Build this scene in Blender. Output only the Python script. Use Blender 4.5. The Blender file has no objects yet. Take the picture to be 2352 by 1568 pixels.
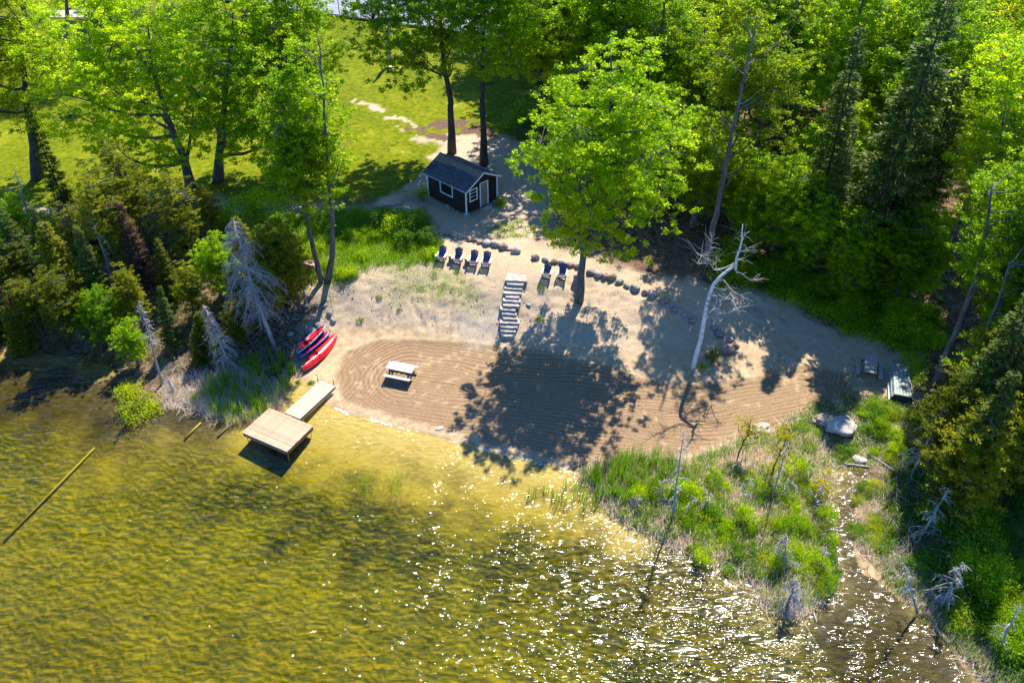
import bpy, math, random
import numpy as np
from mathutils import Vector, Matrix, noise as mnoise
R_ = math.radians
sc = bpy.context.scene
col = sc.collection
rng = np.random.default_rng(7)
random.seed(7)

# ------------------------------------------------------------------ camera, sky, sun, exposure
CAM_H, FPX, PITCH = 35.0, 1875.0, R_(38)
cd = bpy.data.cameras.new('camera'); cam = bpy.data.objects.new('camera', cd); col.objects.link(cam)
cam.location = (0, 0, CAM_H); cam.rotation_euler = (R_(90 - 38), 0, 0)
cd.sensor_width = 36; cd.lens = 36 * FPX / 2352; cd.clip_end = 3000; cd.clip_start = .5
sc.camera = cam
SUN_AZ, SUN_EL = R_(23), R_(56)
w = bpy.data.worlds.new("World"); sc.world = w; w.use_nodes = True
wn = w.node_tree; bg = wn.nodes['Background']
sky = wn.nodes.new('ShaderNodeTexSky'); sky.sky_type = 'NISHITA'; sky.sun_disc = False
sky.sun_elevation = SUN_EL; sky.sun_rotation = SUN_AZ; sky.dust_density = .2; sky.ozone_density = 8.0; sky.air_density = 1.0
tn = wn.nodes.new('ShaderNodeMixRGB'); tn.blend_type = 'MULTIPLY'; tn.inputs[0].default_value = 1; tn.inputs[2].default_value = (.5, .8, 1.15, 1)
wn.links.new(sky.outputs[0], tn.inputs[1]); wn.links.new(tn.outputs[0], bg.inputs[0]); bg.inputs[1].default_value = .125
sl = bpy.data.lights.new('sun', 'SUN'); sun = bpy.data.objects.new('sun', sl); col.objects.link(sun)
sl.energy = 5.0; sl.angle = R_(.53); sl.color = (1, .93, .82)
sd = Vector((math.sin(SUN_AZ) * math.cos(SUN_EL), math.cos(SUN_AZ) * math.cos(SUN_EL), math.sin(SUN_EL)))
sun.rotation_euler = sd.to_track_quat('Z', 'Y').to_euler(); sun.location = (0, 0, 60)
sc.view_settings.view_transform = 'Standard'; sc.view_settings.look = 'None'
sc.view_settings.gamma = 1; sc.view_settings.use_curve_mapping = False
sc.view_settings.exposure = 1.42
sc.render.engine = 'CYCLES'
sc.cycles.max_bounces = 6; sc.cycles.diffuse_bounces = 3; sc.cycles.glossy_bounces = 2
sc.cycles.transmission_bounces = 4; sc.cycles.transparent_max_bounces = 8; sc.cycles.volume_bounces = 0
sc.cycles.caustics_reflective = False; sc.cycles.caustics_refractive = False
sc.cycles.use_denoising = True
try: sc.cycles.denoiser = 'OPENIMAGEDENOISE'; sc.cycles.denoising_input_passes = 'RGB_ALBEDO_NORMAL'; sc.cycles.denoising_prefilter = 'ACCURATE'
except Exception: pass

# ------------------------------------------------------------------ photo layout -> places
def _ray(x, y):
    a = (x - 1176) / FPX; b = (y - 784) / FPX
    return a, math.cos(PITCH) - b * math.sin(PITCH), math.sin(PITCH) + b * math.cos(PITCH)
def P(x, y, z=0.0):
    a, fy, dz = _ray(x, y); t = (CAM_H - z) / dz
    return (a * t, fy * t, z)
def PV(x, y, Y):
    a, fy, dz = _ray(x, y); t = Y / fy
    return (a * t, Y, CAM_H - dz * t)
def Q(X, Y, Z):
    d = CAM_H - Z
    dep = Y * math.cos(PITCH) + d * math.sin(PITCH)
    return 1176 + FPX * X / dep, 784 + FPX * (d * math.cos(PITCH) - Y * math.sin(PITCH)) / dep

# ------------------------------------------------------------------ numpy noise
def vnoise(x, y, s=0):
    xi = np.floor(x).astype(np.int64); yi = np.floor(y).astype(np.int64)
    fx = x - xi; fy = y - yi; fx = fx * fx * (3 - 2 * fx); fy = fy * fy * (3 - 2 * fy)
    def h(a, b):
        n = (a * 374761393 + b * 668265263 + s * 1442695041) & 0xffffffff
        n = ((n ^ (n >> 13)) * 1274126177) & 0xffffffff
        return ((n ^ (n >> 16)) & 0xffff) / 65535.0
    return (h(xi, yi) * (1 - fx) + h(xi + 1, yi) * fx) * (1 - fy) + (h(xi, yi + 1) * (1 - fx) + h(xi + 1, yi + 1) * fx) * fy
def fbm(x, y, s=0, o=4):
    r = 0; a = .5; t = 0
    for i in range(o):
        r = r + a * vnoise(x * 2 ** i, y * 2 ** i, s + i * 17); t += a; a *= .5
    return r / t
def sstep(a, b, x):
    t = np.clip((x - a) / (b - a), 0, 1); return t * t * (3 - 2 * t)

# ------------------------------------------------------------------ terrain function
SHORE_PX = [(-700, 760), (-300, 780), (0, 800), (120, 812), (250, 835), (300, 905), (345, 935), (400, 915), (500, 925), (600, 905),
            (640, 865), (690, 868), (735, 900), (752, 928), (790, 945), (900, 975), (1000, 1000), (1100, 1026), (1200, 1050), (1310, 1078),
            (1390, 1092), (1420, 1150), (1470, 1210), (1560, 1238), (1700, 1290), (1760, 1370), (1800, 1425), (1870, 1390),
            (1905, 1320), (1882, 1230), (1872, 1150), (1896, 1090), (1945, 1070), (1995, 1085), (1990, 1130), (1962, 1180), (1970, 1225), (1962, 1270),
            (1985, 1318), (2030, 1335), (2060, 1380), (2115, 1392), (2150, 1440), (2200, 1475), (2212, 1535), (2265, 1585), (2310, 1650), (2400, 1750), (2700, 1900)]
shore = [P(x, y, 0)[:2] for x, y in SHORE_PX]
LAND = np.array(shore + [(300, -40), (900, -40), (900, 900), (-900, 900), (-900, shore[0][1])])
def inpoly(x, y, poly):
    c = np.zeros(np.shape(x), bool); n = len(poly)
    for i in range(n):
        x1, y1 = poly[i]; x2, y2 = poly[(i + 1) % n]
        if y1 == y2: continue
        m = ((y1 > y) != (y2 > y)) & (x < (x2 - x1) * (y - y1) / (y2 - y1) + x1)
        c ^= m
    return c
def segdist(x, y, poly, closed=True):
    d = np.full(np.shape(x), 1e9); n = len(poly)
    for i in range(n if closed else n - 1):
        x1, y1 = poly[i]; x2, y2 = poly[(i + 1) % n]
        dx, dy = x2 - x1, y2 - y1; L = dx * dx + dy * dy + 1e-9
        t = np.clip(((x - x1) * dx + (y - y1) * dy) / L, 0, 1)
        d = np.minimum(d, np.hypot(x - x1 - t * dx, y - y1 - t * dy))
    return d
def sdf(x, y, poly):
    return np.where(inpoly(x, y, poly), 1, -1) * segdist(x, y, poly)
CTRL = [(920, 850, .35), (1100, 900, .28), (1300, 950, .28), (1450, 1000, .2), (1600, 960, .35), (1750, 900, .45), (1900, 880, .65),
        (1000, 790, .55), (1160, 785, .6), (830, 760, .65), (900, 752, .8), (1050, 772, .8), (1300, 825, .6), (1450, 868, .5), (1600, 860, .55),
        (850, 690, 1.9), (1000, 700, 1.9), (1170, 710, 1.85), (1300, 740, 1.6), (1450, 770, 1.4), (1600, 760, 1.3), (1700, 760, 1.2), (1800, 740, 1.3),
        (800, 640, 2.8), (900, 612, 3.0), (1020, 606, 3.1), (1120, 618, 3.1), (1185, 640, 3.05), (1280, 645, 3.0), (1330, 685, 2.2), (1450, 690, 2.4),
        (1540, 705, 2.3), (1600, 650, 2.7), (1700, 640, 2.7), (1850, 700, 1.8), (1980, 790, 1.2), (2000, 860, .9), (2070, 890, .9), (2100, 800, 1.6),
        (1072, 497, 3.2), (1000, 350, 3.3), (800, 450, 3.2), (600, 400, 3.3), (300, 350, 3.3), (0, 350, 3.2), (800, 150, 3.5), (300, 100, 3.4), (1500, 450, 3.2),
        (1800, 500, 3.1), (2100, 550, 3.2), (2352, 500, 3.5), (745, 650, 2.3), (650, 600, 2.7), (700, 720, 1.3), (760, 760, .75), (640, 800, .5), (500, 850, .4),
        (480, 700, 1.6), (300, 700, 1.6), (100, 700, 1.8), (400, 550, 2.8), (100, 500, 3), (0, 600, 2.5), (-400, 600, 2.5), (2352, 700, 2.5), (2200, 900, 1.5),
        (2300, 1100, 1.3), (2200, 1250, .7), (2352, 1300, 1.0), (2500, 1500, 1.2), (1920, 980, .8), (1700, 1100, .4), (1800, 1250, .3), (1600, 1140, .3),
        (2700, 900, 2.2), (1000, 1200, -1.0), (500, 1200, -1.4), (300, 1500, -2.2), (1200, 1500, -1.7), (1600, 1400, -1.3), (1900, 1500, -1.0), (2050, 1480, -.5),
        (200, 1000, -1.0), (620, 1060, -.7), (900, 1040, -.35), (1200, 1130, -.45), (-300, 1300, -2.0), (700, 1700, -2.6), (1500, 1800, -2.2), (1950, 1200, -.25),
        (500, 1000, -.5)]
_cp = [P(x, y, z) for x, y, z in CTRL] + [(-60, 160, 4), (60, 160, 4), (0, 200, 4), (-300, 400, 6), (300, 400, 6), (0, 700, 8), (-300, 60, 3), (300, 60, 4),
       (0, -60, -5), (-200, -60, -5), (200, -60, -2)] + [(x, y, 0) for x, y in shore]
_cp = np.array(_cp)
def _k(dx, dy): return np.sqrt(dx * dx + dy * dy + .3)
_A = np.ones((len(_cp) + 1, len(_cp) + 1)); _A[-1, -1] = 0
_A[:-1, :-1] = _k(_cp[:, None, 0] - _cp[None, :, 0], _cp[:, None, 1] - _cp[None, :, 1]) + np.eye(len(_cp)) * -.15
_W = np.linalg.solve(_A, np.append(_cp[:, 2], 0))
def height(x, y):
    x = np.asarray(x, float); y = np.asarray(y, float)
    h = np.full(x.shape, _W[-1])
    for c, wt in zip(_cp, _W[:-1]): h = h + wt * _k(x - c[0], y - c[1])
    d = sdf(x, y, LAND); d = d + (fbm(x * .9, y * .9, 5, 3) - .5) * .7 * sstep(0, 1, np.abs(d) * 0 + 1)
    hs = np.where(d > 0, .07 * d, .075 * d)
    wq = sstep(.3, 4.0, np.abs(d))
    h = hs * (1 - wq) + h * wq
    h = np.where(d > 0, np.maximum(h, np.minimum(.02 + .03 * d, .12)), np.minimum(h, -.02 + .04 * np.maximum(d, -3)))
    rough = sstep(.8, 1.3, h) * (1 - sstep(2.7, 2.95, h)) * .16 + .03 * sstep(2.7, 2.95, h)
    return h + (fbm(x * .8, y * .8, 3, 5) - .5) * rough * 2 * (d > 0)
def hz(x, y): return float(height(np.array([x]), np.array([y]))[0])
def G(px, py):
    z = .5
    for _ in range(12):
        p = P(px, py, z); z = z * .4 + .6 * hz(p[0], p[1])
    return Vector((p[0], p[1], z))
def Gp(poly):
    return [tuple(G(x, y)[:2]) for x, y in poly]

# ------------------------------------------------------------------ object helpers
def tag(o, label=None, cat=None, group=None, kind=None):
    if label: o['label'] = label
    if cat: o['category'] = cat
    if group: o['group'] = group
    if kind: o['kind'] = kind
    return o
def thing(name, label, cat, loc=(0, 0, 0), rotz=0, group=None):
    o = bpy.data.objects.new(name, None); col.objects.link(o); o.empty_display_size = .3
    o.location = loc; o.rotation_euler = (0, 0, rotz)
    return tag(o, label, cat, group)
def obj(name, me, mat=None, parent=None):
    if mat is not None and len(me.materials) == 0: me.materials.append(mat)
    o = bpy.data.objects.new(name, me); col.objects.link(o)
    if parent: o.parent = parent
    return o
class MB:
    def __init__(s): s.V = []; s.F = []
    def add(s, v, f):
        n = len(s.V); s.V += [tuple(p) for p in v]; s.F += [tuple(i + n for i in q) for q in f]; return s
    def box(s, c, d, rot=None):
        x, y, z = d[0] / 2, d[1] / 2, d[2] / 2
        v = [Vector((a * x, b * y, e * z)) for a in (-1, 1) for b in (-1, 1) for e in (-1, 1)]
        if rot is not None: v = [rot @ p for p in v]
        return s.add([p + Vector(c) for p in v], [(0, 1, 3, 2), (4, 6, 7, 5), (0, 4, 5, 1), (2, 3, 7, 6), (0, 2, 6, 4), (1, 5, 7, 3)])
    def beam(s, a, b, wd, th, up=(0, 0, 1)):
        a = Vector(a); b = Vector(b); d = (b - a); L = d.length; d.normalize()
        sd_ = d.cross(Vector(up)); 
        if sd_.length < 1e-4: sd_ = d.cross(Vector((1, 0, 0)))
        sd_.normalize(); u = sd_.cross(d)
        return s.box((a + b) / 2, (L, wd, th), Matrix((d, sd_, u)).transposed())
    def tube(s, pts, rad, n=6, cap=True):
        pts = [Vector(p) for p in pts]; k = len(pts)
        if not hasattr(rad, '__len__'): rad = [rad] * k
        base = len(s.V); t0 = None
        for i, p in enumerate(pts):
            t = (pts[min(i + 1, k - 1)] - pts[max(i - 1, 0)])
            if t.length < 1e-6: t = Vector((0, 0, 1))
            t.normalize()
            if t0 is None:
                a = t.cross(Vector((.3, .9, .2)) if abs(t.z) > .7 else Vector((0, 0, 1))); a.normalize()
            else:
                a = a - t * a.dot(t); a.normalize()
            t0 = t; b = t.cross(a)
            for j in range(n):
                an = 2 * math.pi * j / n
                s.V.append(tuple(p + (a * math.cos(an) + b * math.sin(an)) * rad[i]))
        for i in range(k - 1):
            for j in range(n):
                q = base + i * n; j2 = (j + 1) % n
                s.F.append((q + j, q + j2, q + n + j2, q + n + j))
        if cap:
            s.F.append(tuple(base + j for j in reversed(range(n)))); s.F.append(tuple(base + (k - 1) * n + j for j in range(n)))
        return s
    def mesh(s, name, smooth=False):
        m = bpy.data.meshes.new(name); m.from_pydata(s.V, [], s.F)
        if smooth: m.polygons.foreach_set('use_smooth', [True] * len(s.F))
        m.update(); return m
    def build(s, name, mat=None, parent=None, smooth=False):
        return obj(name, s.mesh(name, smooth), mat, parent)
def qmesh(name, q, v=None, mat=None):
    """q: (N,4,3) quads"""
    n = len(q); K = q.shape[1]; m = bpy.data.meshes.new(name)
    m.vertices.add(n * K); m.vertices.foreach_set('co', np.ascontiguousarray(q, np.float32).ravel())
    m.loops.add(n * K); m.loops.foreach_set('vertex_index', np.arange(n * K, dtype=np.int32))
    m.polygons.add(n); m.polygons.foreach_set('loop_start', np.arange(0, n * K, K, dtype=np.int32))
    if v is not None:
        a = m.attributes.new('v', 'FLOAT', 'FACE'); a.data.foreach_set('value', np.ascontiguousarray(v, np.float32))
    m.update(calc_edges=True)
    if mat: m.materials.append(mat)
    return m
def unit(a): return a / (np.linalg.norm(a, axis=-1, keepdims=True) + 1e-9)
def leafquads(c, size, up=.7, rnd=rng, asp=.62):
    n = len(c)
    nrm = rnd.normal(size=(n, 3)); nrm[:, 2] = np.abs(nrm[:, 2]) + up; nrm = unit(nrm)
    t = unit(np.cross(nrm, rnd.normal(size=(n, 3)))); b = np.cross(nrm, t)
    s = (size * rnd.uniform(.65, 1.25, n))[:, None]
    return np.stack([c - t * s * .5, c + b * s * .62 - nrm * s * .1, c + t * s * .5], 1)
def blades(c, hgt, wid, lean=.35, rnd=rng):
    n = len(c); a = rnd.uniform(0, 2 * np.pi, n); s = rnd.uniform(.6, 1.15, n)
    d = np.stack([np.cos(a), np.sin(a), np.zeros(n)], 1); l = np.abs(rnd.normal(0, lean, n))[:, None]
    a2 = rnd.uniform(0, 2 * np.pi, n); dd = np.stack([np.cos(a2), np.sin(a2), np.zeros(n)], 1)
    h = (hgt * s)[:, None]; w2 = wid / 2
    top = c + dd * l * h + np.array([0, 0, 1]) * h * np.sqrt(np.maximum(.05, 1 - np.minimum(l, .97) ** 2))
    return np.stack([c - d * w2, c + d * w2, top + d * w2 * .25, top - d * w2 * .25], 1)

# ------------------------------------------------------------------ materials
class NT:
    def __init__(s, name):
        s.m = bpy.data.materials.new(name); s.m.use_nodes = True; s.t = s.m.node_tree; s.t.nodes.clear()
        s.out = s.t.nodes.new('ShaderNodeOutputMaterial')
    def n(s, typ, ins=None, **props):
        nd = s.t.nodes.new('ShaderNode' + typ)
        for k, v in props.items(): setattr(nd, k, v)
        for k, v in (ins or {}).items():
            i = nd.inputs[k]
            if hasattr(v, 'links') or isinstance(v, bpy.types.NodeSocket): s.t.links.new(v, i)
            else: i.default_value = v
        return nd
    def ramp(s, fac, stops):
        r = s.t.nodes.new('ShaderNodeValToRGB'); e = r.color_ramp.elements
        while len(e) < len(stops): e.new(.5)
        for k, (p, c) in enumerate(stops): e[k].position = p; e[k].color = (*c[:3], 1)
        s.t.links.new(fac, r.inputs[0]); return r.outputs[0]
    def noise(s, vec, scale, detail=4, rough=.55, dist=0):
        return s.n('TexNoise', {'Vector': vec, 'Scale': scale, 'Detail': detail, 'Roughness': rough, 'Distortion': dist}).outputs['Fac']
    def mix(s, f, a, b, typ='MIX'):
        nd = s.n('MixRGB', blend_type=typ)
        for k, v in enumerate((f, a, b)):
            if isinstance(v, bpy.types.NodeSocket): s.t.links.new(v, nd.inputs[k])
            elif k == 0: nd.inputs[0].default_value = v
            else: nd.inputs[k].default_value = (*v[:3], 1)
        return nd.outputs[0]
    def math(s, op, a, b=0., c=0., clamp=False):
        nd = s.t.nodes.new('ShaderNodeMath'); nd.operation = op; nd.use_clamp = clamp
        for k, v in enumerate((a, b, c)):
            if isinstance(v, bpy.types.NodeSocket): s.t.links.new(v, nd.inputs[k])
            else: nd.inputs[k].default_value = v
        return nd.outputs[0]
    def attr(s, name): return s.n('Attribute', attribute_name=name).outputs['Fac']
    def bump(s, h, strength=.5, dist=.05, normal=None):
        i = {'Height': h, 'Strength': strength, 'Distance': dist}
        if normal is not None: i['Normal'] = normal
        return s.n('Bump', i).outputs[0]
    def surf(s, sh): s.t.links.new(sh, s.out.inputs['Surface']); return s.m
def coords(N, kind='Object'): return N.n('TexCoord').outputs[kind]
def simple(name, cols, scale=3, rough=.8, bump=.3, bd=.02, metal=0., spec=.3, stretch=None, detail=5, objvar=0):
    N = NT(name); v = coords(N)
    if stretch: v = N.n('Mapping', {'Vector': v, 'Scale': stretch}).outputs[0]
    f = N.noise(v, scale, detail, .6)
    k = len(cols); c = N.ramp(f, [(.3 + .4 * i / max(1, k - 1), cc) for i, cc in enumerate(cols)])
    if objvar:
        r = N.n('ObjectInfo').outputs['Random']
        c = N.n('HueSaturation', {'Color': c, 'Value': N.math('MULTIPLY_ADD', r, objvar, 1 - objvar / 2)}).outputs[0]
    ins = {'Base Color': c, 'Roughness': rough, 'Metallic': metal, 'Specular IOR Level': spec}
    if bump: ins['Normal'] = N.bump(f, bump, bd)
    return N.surf(N.n('BsdfPrincipled', ins).outputs[0])
def leafmat(name, cols, transl=.5, tint=(1.05, 1, .4), hue=.025, rough=.55, spec=.12):
    N = NT(name); r = N.n('ObjectInfo').outputs['Random']
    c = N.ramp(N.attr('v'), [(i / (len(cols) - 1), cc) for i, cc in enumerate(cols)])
    c = N.n('HueSaturation', {'Hue': N.math('MULTIPLY_ADD', r, -hue, .5 + hue * .4), 'Saturation': 1., 'Value': N.math('MULTIPLY_ADD', r, .5, .72), 'Color': c}).outputs[0]
    p = N.n('BsdfPrincipled', {'Base Color': c, 'Roughness': rough, 'Specular IOR Level': spec}).outputs[0]
    tc = N.mix(1, c, tint, 'MULTIPLY'); tc = N.n('HueSaturation', {'Value': 2.45, 'Color': tc}).outputs[0]
    t = N.n('BsdfTranslucent', {'Color': tc}).outputs[0]
    return N.surf(N.n('MixShader', {0: transl, 1: p, 2: t}).outputs[0])
M = {}
M['leaf'] = leafmat('broad_leaves', [(.055, .14, .002), (.13, .25, .002), (.23, .34, .002), (.4, .42, .004)])
M['leaf_dark'] = leafmat('dark_leaves', [(.035, .09, .006), (.06, .14, .006), (.1, .2, .006)])
M['leaf_yellow'] = leafmat('yellow_leaves', [(.1, .17, .002), (.21, .29, .003), (.38, .38, .005)])
M['cedar'] = leafmat('cedar_sprays', [(.035, .055, .006), (.09, .12, .005), (.18, .2, .005), (.36, .32, .005)], .45, hue=.02)
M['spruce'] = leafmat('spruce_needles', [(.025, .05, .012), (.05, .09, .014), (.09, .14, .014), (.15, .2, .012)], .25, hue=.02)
M['larch'] = leafmat('yellow_needles', [(.16, .2, .004), (.32, .3, .004), (.5, .38, .006)], .5)
M['grass'] = leafmat('grass_blades', [(.05, .12, .006), (.09, .2, .008), (.16, .26, .01)], .4)
M['dry'] = leafmat('dry_grass', [(.27, .21, .14), (.5, .43, .34), (.74, .68, .6)], .25, (1, .9, .7), rough=.7, spec=.1)
M['deadneedle'] = leafmat('dead_needles', [(.05, .03, .02), (.11, .06, .03), (.18, .1, .05)], .1)
M['bark'] = simple('grey_bark', [(.05, .042, .035), (.11, .095, .08), (.19, .17, .15)], 6, .9, .8, .03, stretch=(1, 1, .25))
M['bark_dark'] = simple('dark_bark', [(.02, .018, .015), (.05, .042, .035), (.09, .075, .06)], 6, .9, .8, .03, stretch=(1, 1, .25))
M['deadwood'] = simple('bare_grey_wood', [(.15, .135, .12), (.29, .27, .24), (.42, .4, .37)], 5, .85, .4, stretch=(1, 1, .3))
M['rock'] = simple('grey_rock', [(.11, .1, .09), (.22, .2, .175), (.34, .31, .27)], 4, .85, .5, .03, objvar=.5)
M['rock_pink'] = simple('pinkish_rock', [(.13, .08, .065), (.25, .165, .14), (.37, .27, .22)], 4, .85, .5, .03, objvar=.4)
M['rock_pale'] = simple('pale_rock', [(.22, .19, .16), (.34, .3, .26), (.44, .4, .36)], 3, .85, .5, .03)
M['rock_brown'] = simple('brown_rock', [(.16, .1, .07), (.32, .23, .18), (.5, .44, .37)], 1.6, .9, .7, .08)
M['slab'] = simple('stone_slab', [(.2, .18, .155), (.28, .25, .22), (.34, .31, .27)], 5, .85, .3, .02)
M['siding'] = simple('black_stained_board', [(.006, .005, .004), (.02, .012, .009), (.065, .04, .027)], 3, .75, .4, .01, stretch=(.4, .4, 6))
M['trim'] = simple('white_trim_paint', [(.55, .6, .6), (.72, .75, .74)], 8, .6, .1, .005)
M['shingle'] = simple('black_asphalt_shingle', [(.03, .03, .036), (.055, .056, .064), (.11, .11, .12)], 14, .85, .4, .01, objvar=.7)
M['door'] = simple('weathered_door_board', [(.12, .09, .065), (.24, .18, .13), (.36, .3, .24)], 4, .8, .4, .01, stretch=(3, 3, .3))
M['block'] = simple('concrete_block', [(.3, .3, .29), (.45, .44, .42)], 9, .9, .3, .01)
def glassmat():
    N = NT('window_glass'); g = N.n('BsdfGlossy', {'Color': (1, 1, 1, 1), 'Roughness': .03}).outputs[0]
    t = N.n('BsdfTransparent', {'Color': (.75, .8, .8, 1)}).outputs[0]
    f = N.n('Fresnel', {'IOR': 1.5}).outputs[0]
    return N.surf(N.n('MixShader', {0: f, 1: t, 2: g}).outputs[0])
M['glass'] = glassmat()
M['dark_in'] = simple('dark_interior', [(.012, .01, .008), (.03, .02, .015)], 2, .9, 0)
M['chair'] = simple('navy_plastic', [(.009, .014, .05), (.014, .02, .07)], 5, .42, .05, .002, spec=.5)
M['chair_arm'] = simple('white_plastic_arm', [(.6, .64, .66), (.7, .72, .73)], 5, .4, 0, spec=.5)
M['deck_pale'] = simple('new_deck_board', [(.28, .215, .15), (.37, .3, .22), (.43, .37, .29)], 3, .7, .2, .004, objvar=.18, stretch=(.6, 8, 1))
M['deck_red'] = simple('cedar_deck_board', [(.23, .13, .07), (.36, .24, .145), (.44, .34, .24)], 3, .7, .2, .004, objvar=.35, stretch=(.6, 8, 1))
M['frame_wood'] = simple('dock_frame_wood', [(.12, .08, .05), (.25, .17, .11)], 5, .8, .3, .004)
M['alu'] = simple('aluminium', [(.45, .47, .48), (.6, .62, .62)], 6, .35, .1, .003, metal=.9)
M['boat'] = simple('painted_aluminium_hull', [(.1, .16, .13), (.2, .25, .21), (.3, .32, .29)], 2.5, .65, .15, .006, metal=0, spec=.2)
M['red'] = simple('red_gelcoat', [(.52, .004, .006), (.66, .012, .014)], 1.5, .22, 0, spec=.6)
M['cyan'] = simple('cyan_plastic', [(.01, .3, .45), (.02, .4, .55)], 3, .3, 0, spec=.5)
M['blue'] = simple('blue_plastic', [(.01, .06, .3), (.015, .09, .38)], 3, .3, 0, spec=.5)
M['darkred'] = simple('dark_red_plastic', [(.25, .004, .02), (.42, .01, .04)], 3, .3, 0, spec=.5)
M['strap'] = simple('yellow_strap', [(.6, .4, .06), (.7, .5, .1)], 5, .6, 0)
M['picnic'] = simple('weathered_white_wood', [(.2, .19, .185), (.3, .29, .28), (.36, .35, .34)], 4, .7, .2, .004, stretch=(.6, 6, 1), objvar=.1)
M['picnic2'] = simple('weathered_brown_wood', [(.16, .12, .1), (.3, .24, .2), (.42, .36, .32)], 4, .8, .3, .004, stretch=(.6, 6, 1), objvar=.25)
M['picnic_leg'] = simple('stained_table_leg', [(.09, .05, .035), (.17, .1, .07)], 4, .8, .2, .004)
M['stump'] = simple('stump_bark', [(.12, .08, .05), (.24, .17, .11)], 8, .9, .6, .01)
M['stump_top'] = simple('stump_cut_wood', [(.42, .3, .17), (.55, .42, .27)], 8, .8, .2, .004)
M['court'] = simple('grey_court_paint', [(.15, .165, .19), (.19, .205, .23)], .6, .9, 0)
M['line'] = simple('white_line_paint', [(.42, .43, .45), (.5, .5, .52)], 2, .8, 0)
M['post'] = simple('dark_steel', [(.03, .035, .04), (.06, .065, .07)], 4, .5, 0, metal=.4)
M['foam'] = simple('water_foam', [(.75, .76, .76), (.9, .9, .9)], 12, .5, .3, .01)
M['log'] = simple('peeled_log', [(.25, .17, .07), (.4, .29, .15)], 6, .8, .3, .01)
M['sunk'] = simple('sunken_log', [(.22, .19, .03), (.36, .31, .05)], 6, .9, .3, .01)
M['tarp'] = simple('blue_grey_tarp', [(.05, .09, .16), (.1, .16, .26)], 3, .4, .3, .02)
def birchmat():
    N = NT('birch_bark'); v = coords(N); m = N.n('Mapping', {'Vector': v, 'Scale': (1.2, 1.2, 9)}).outputs[0]
    f = N.noise(m, 1.6, 4, .6); c = N.ramp(f, [(.36, (.05, .045, .04)), (.43, (.6, .58, .54)), (.8, (.78, .76, .73))])
    return N.surf(N.n('BsdfPrincipled', {'Base Color': c, 'Roughness': .7, 'Normal': N.bump(f, .3, .01)}).outputs[0])
M['birch'] = birchmat()
# ------------------------------------------------------------------ ground sheet
def axis(lo, hi, step, far_lo, far_hi):
    a = list(np.arange(lo, hi, step)); s = step; x = lo
    left = []
    while x > far_lo: s *= 1.22; x -= s; left.append(x)
    s = step; x = a[-1]; right = []
    while x < far_hi: s *= 1.16; x += s; right.append(x)
    return np.array(left[::-1] + a + right)
gx = axis(-22, 30, .16, -900, 900); gy = axis(29, 56, .125, -80, 1500)
gx = np.concatenate([gx[gx < -62], np.arange(-62, -22, .4), gx[(gx >= -22) & (gx < 30)], np.arange(30, 62, .6), gx[gx >= 62.5]])
gy = np.concatenate([gy[gy < 56], np.arange(56.1, 118, .33), gy[gy > 118.4]])
GX, GY = np.meshgrid(gx, gy)
GZ = height(GX, GY)
D_LAND = sdf(GX, GY, LAND)
RAKE = Gp([(772, 858), (800, 806), (870, 779), (1000, 784), (1150, 796), (1300, 818), (1450, 862), (1560, 885), (1640, 880), (1750, 862), (1850, 838), (1950, 860),
           (1960, 905), (1860, 955), (1720, 1005), (1560, 1048), (1400, 1068), (1310, 1060), (1200, 1034), (1100, 1008), (950, 966), (850, 940), (790, 915)])
LAWN = Gp([(-900, 330), (-900, 20), (300, -60), (1300, -60), (1230, 300), (1180, 300), (1000, 345), (985, 380), (930, 440), (800, 470), (640, 470), (400, 440), (200, 480), (0, 470)])
DRIVE = Gp([(955, 318), (1080, 305), (1150, 310), (1240, 340), (1260, 420), (1250, 560), (1160, 560), (1165, 470), (1150, 400), (1040, 350)])
PATH1 = Gp([(790, 215), (860, 240), (950, 280), (1000, 330), (960, 330), (900, 280), (800, 235)])
SOIL = Gp([(940, 285), (1060, 275), (1160, 295), (1120, 320), (1020, 325), (960, 315)])
GRAVEL = Gp([(1060, 690), (1150, 700), (1150, 790), (1085, 790), (1030, 750)])
BANKWEED = Gp([(560, 520), (640, 500), (800, 480), (960, 490), (1010, 560), (1000, 600), (860, 612), (780, 650), (640, 600), (540, 580)])
WEEDTOP = Gp([(890, 600), (1020, 612), (1090, 640), (1130, 700), (1060, 715), (960, 700), (870, 660)])
FORESTR = Gp([(1235, 300), (1260, 420), (1290, 520), (1400, 600), (1560, 640), (1640, 660), (1740, 650), (1830, 700), (1960, 770), (2040, 800), (2110, 810), (2120, 960),
              (1960, 1075), (2010, 1120), (1965, 1260), (2130, 1440), (2260, 1600), (2900, 1900), (3400, 500), (2600, -100), (1300, -40)])
FORESTL = Gp([(-900, 350), (0, 480), (200, 490), (400, 450), (560, 500), (560, 580), (700, 660), (745, 700), (700, 760), (680, 830), (620, 900), (330, 930), (0, 815), (-900, 770)])
MARSH = Gp([(1330, 1090), (1440, 1050), (1570, 1062), (1690, 1020), (1800, 975), (1890, 925), (1960, 910), (2060, 920), (2060, 1060), (1960, 1080), (1900, 1100), (1895, 1200),
            (1910, 1330), (1860, 1410), (1780, 1410), (1690, 1300), (1550, 1250), (1440, 1200), (1380, 1120)])
def soft(poly, wd=.8, n=1.2, s=1):
    d = sdf(GX, GY, poly); d = d + (fbm(GX * .7, GY * .7, 40 + s, 4) - .5) * n * 2
    return sstep(-wd / 2, wd / 2, d)
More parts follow.
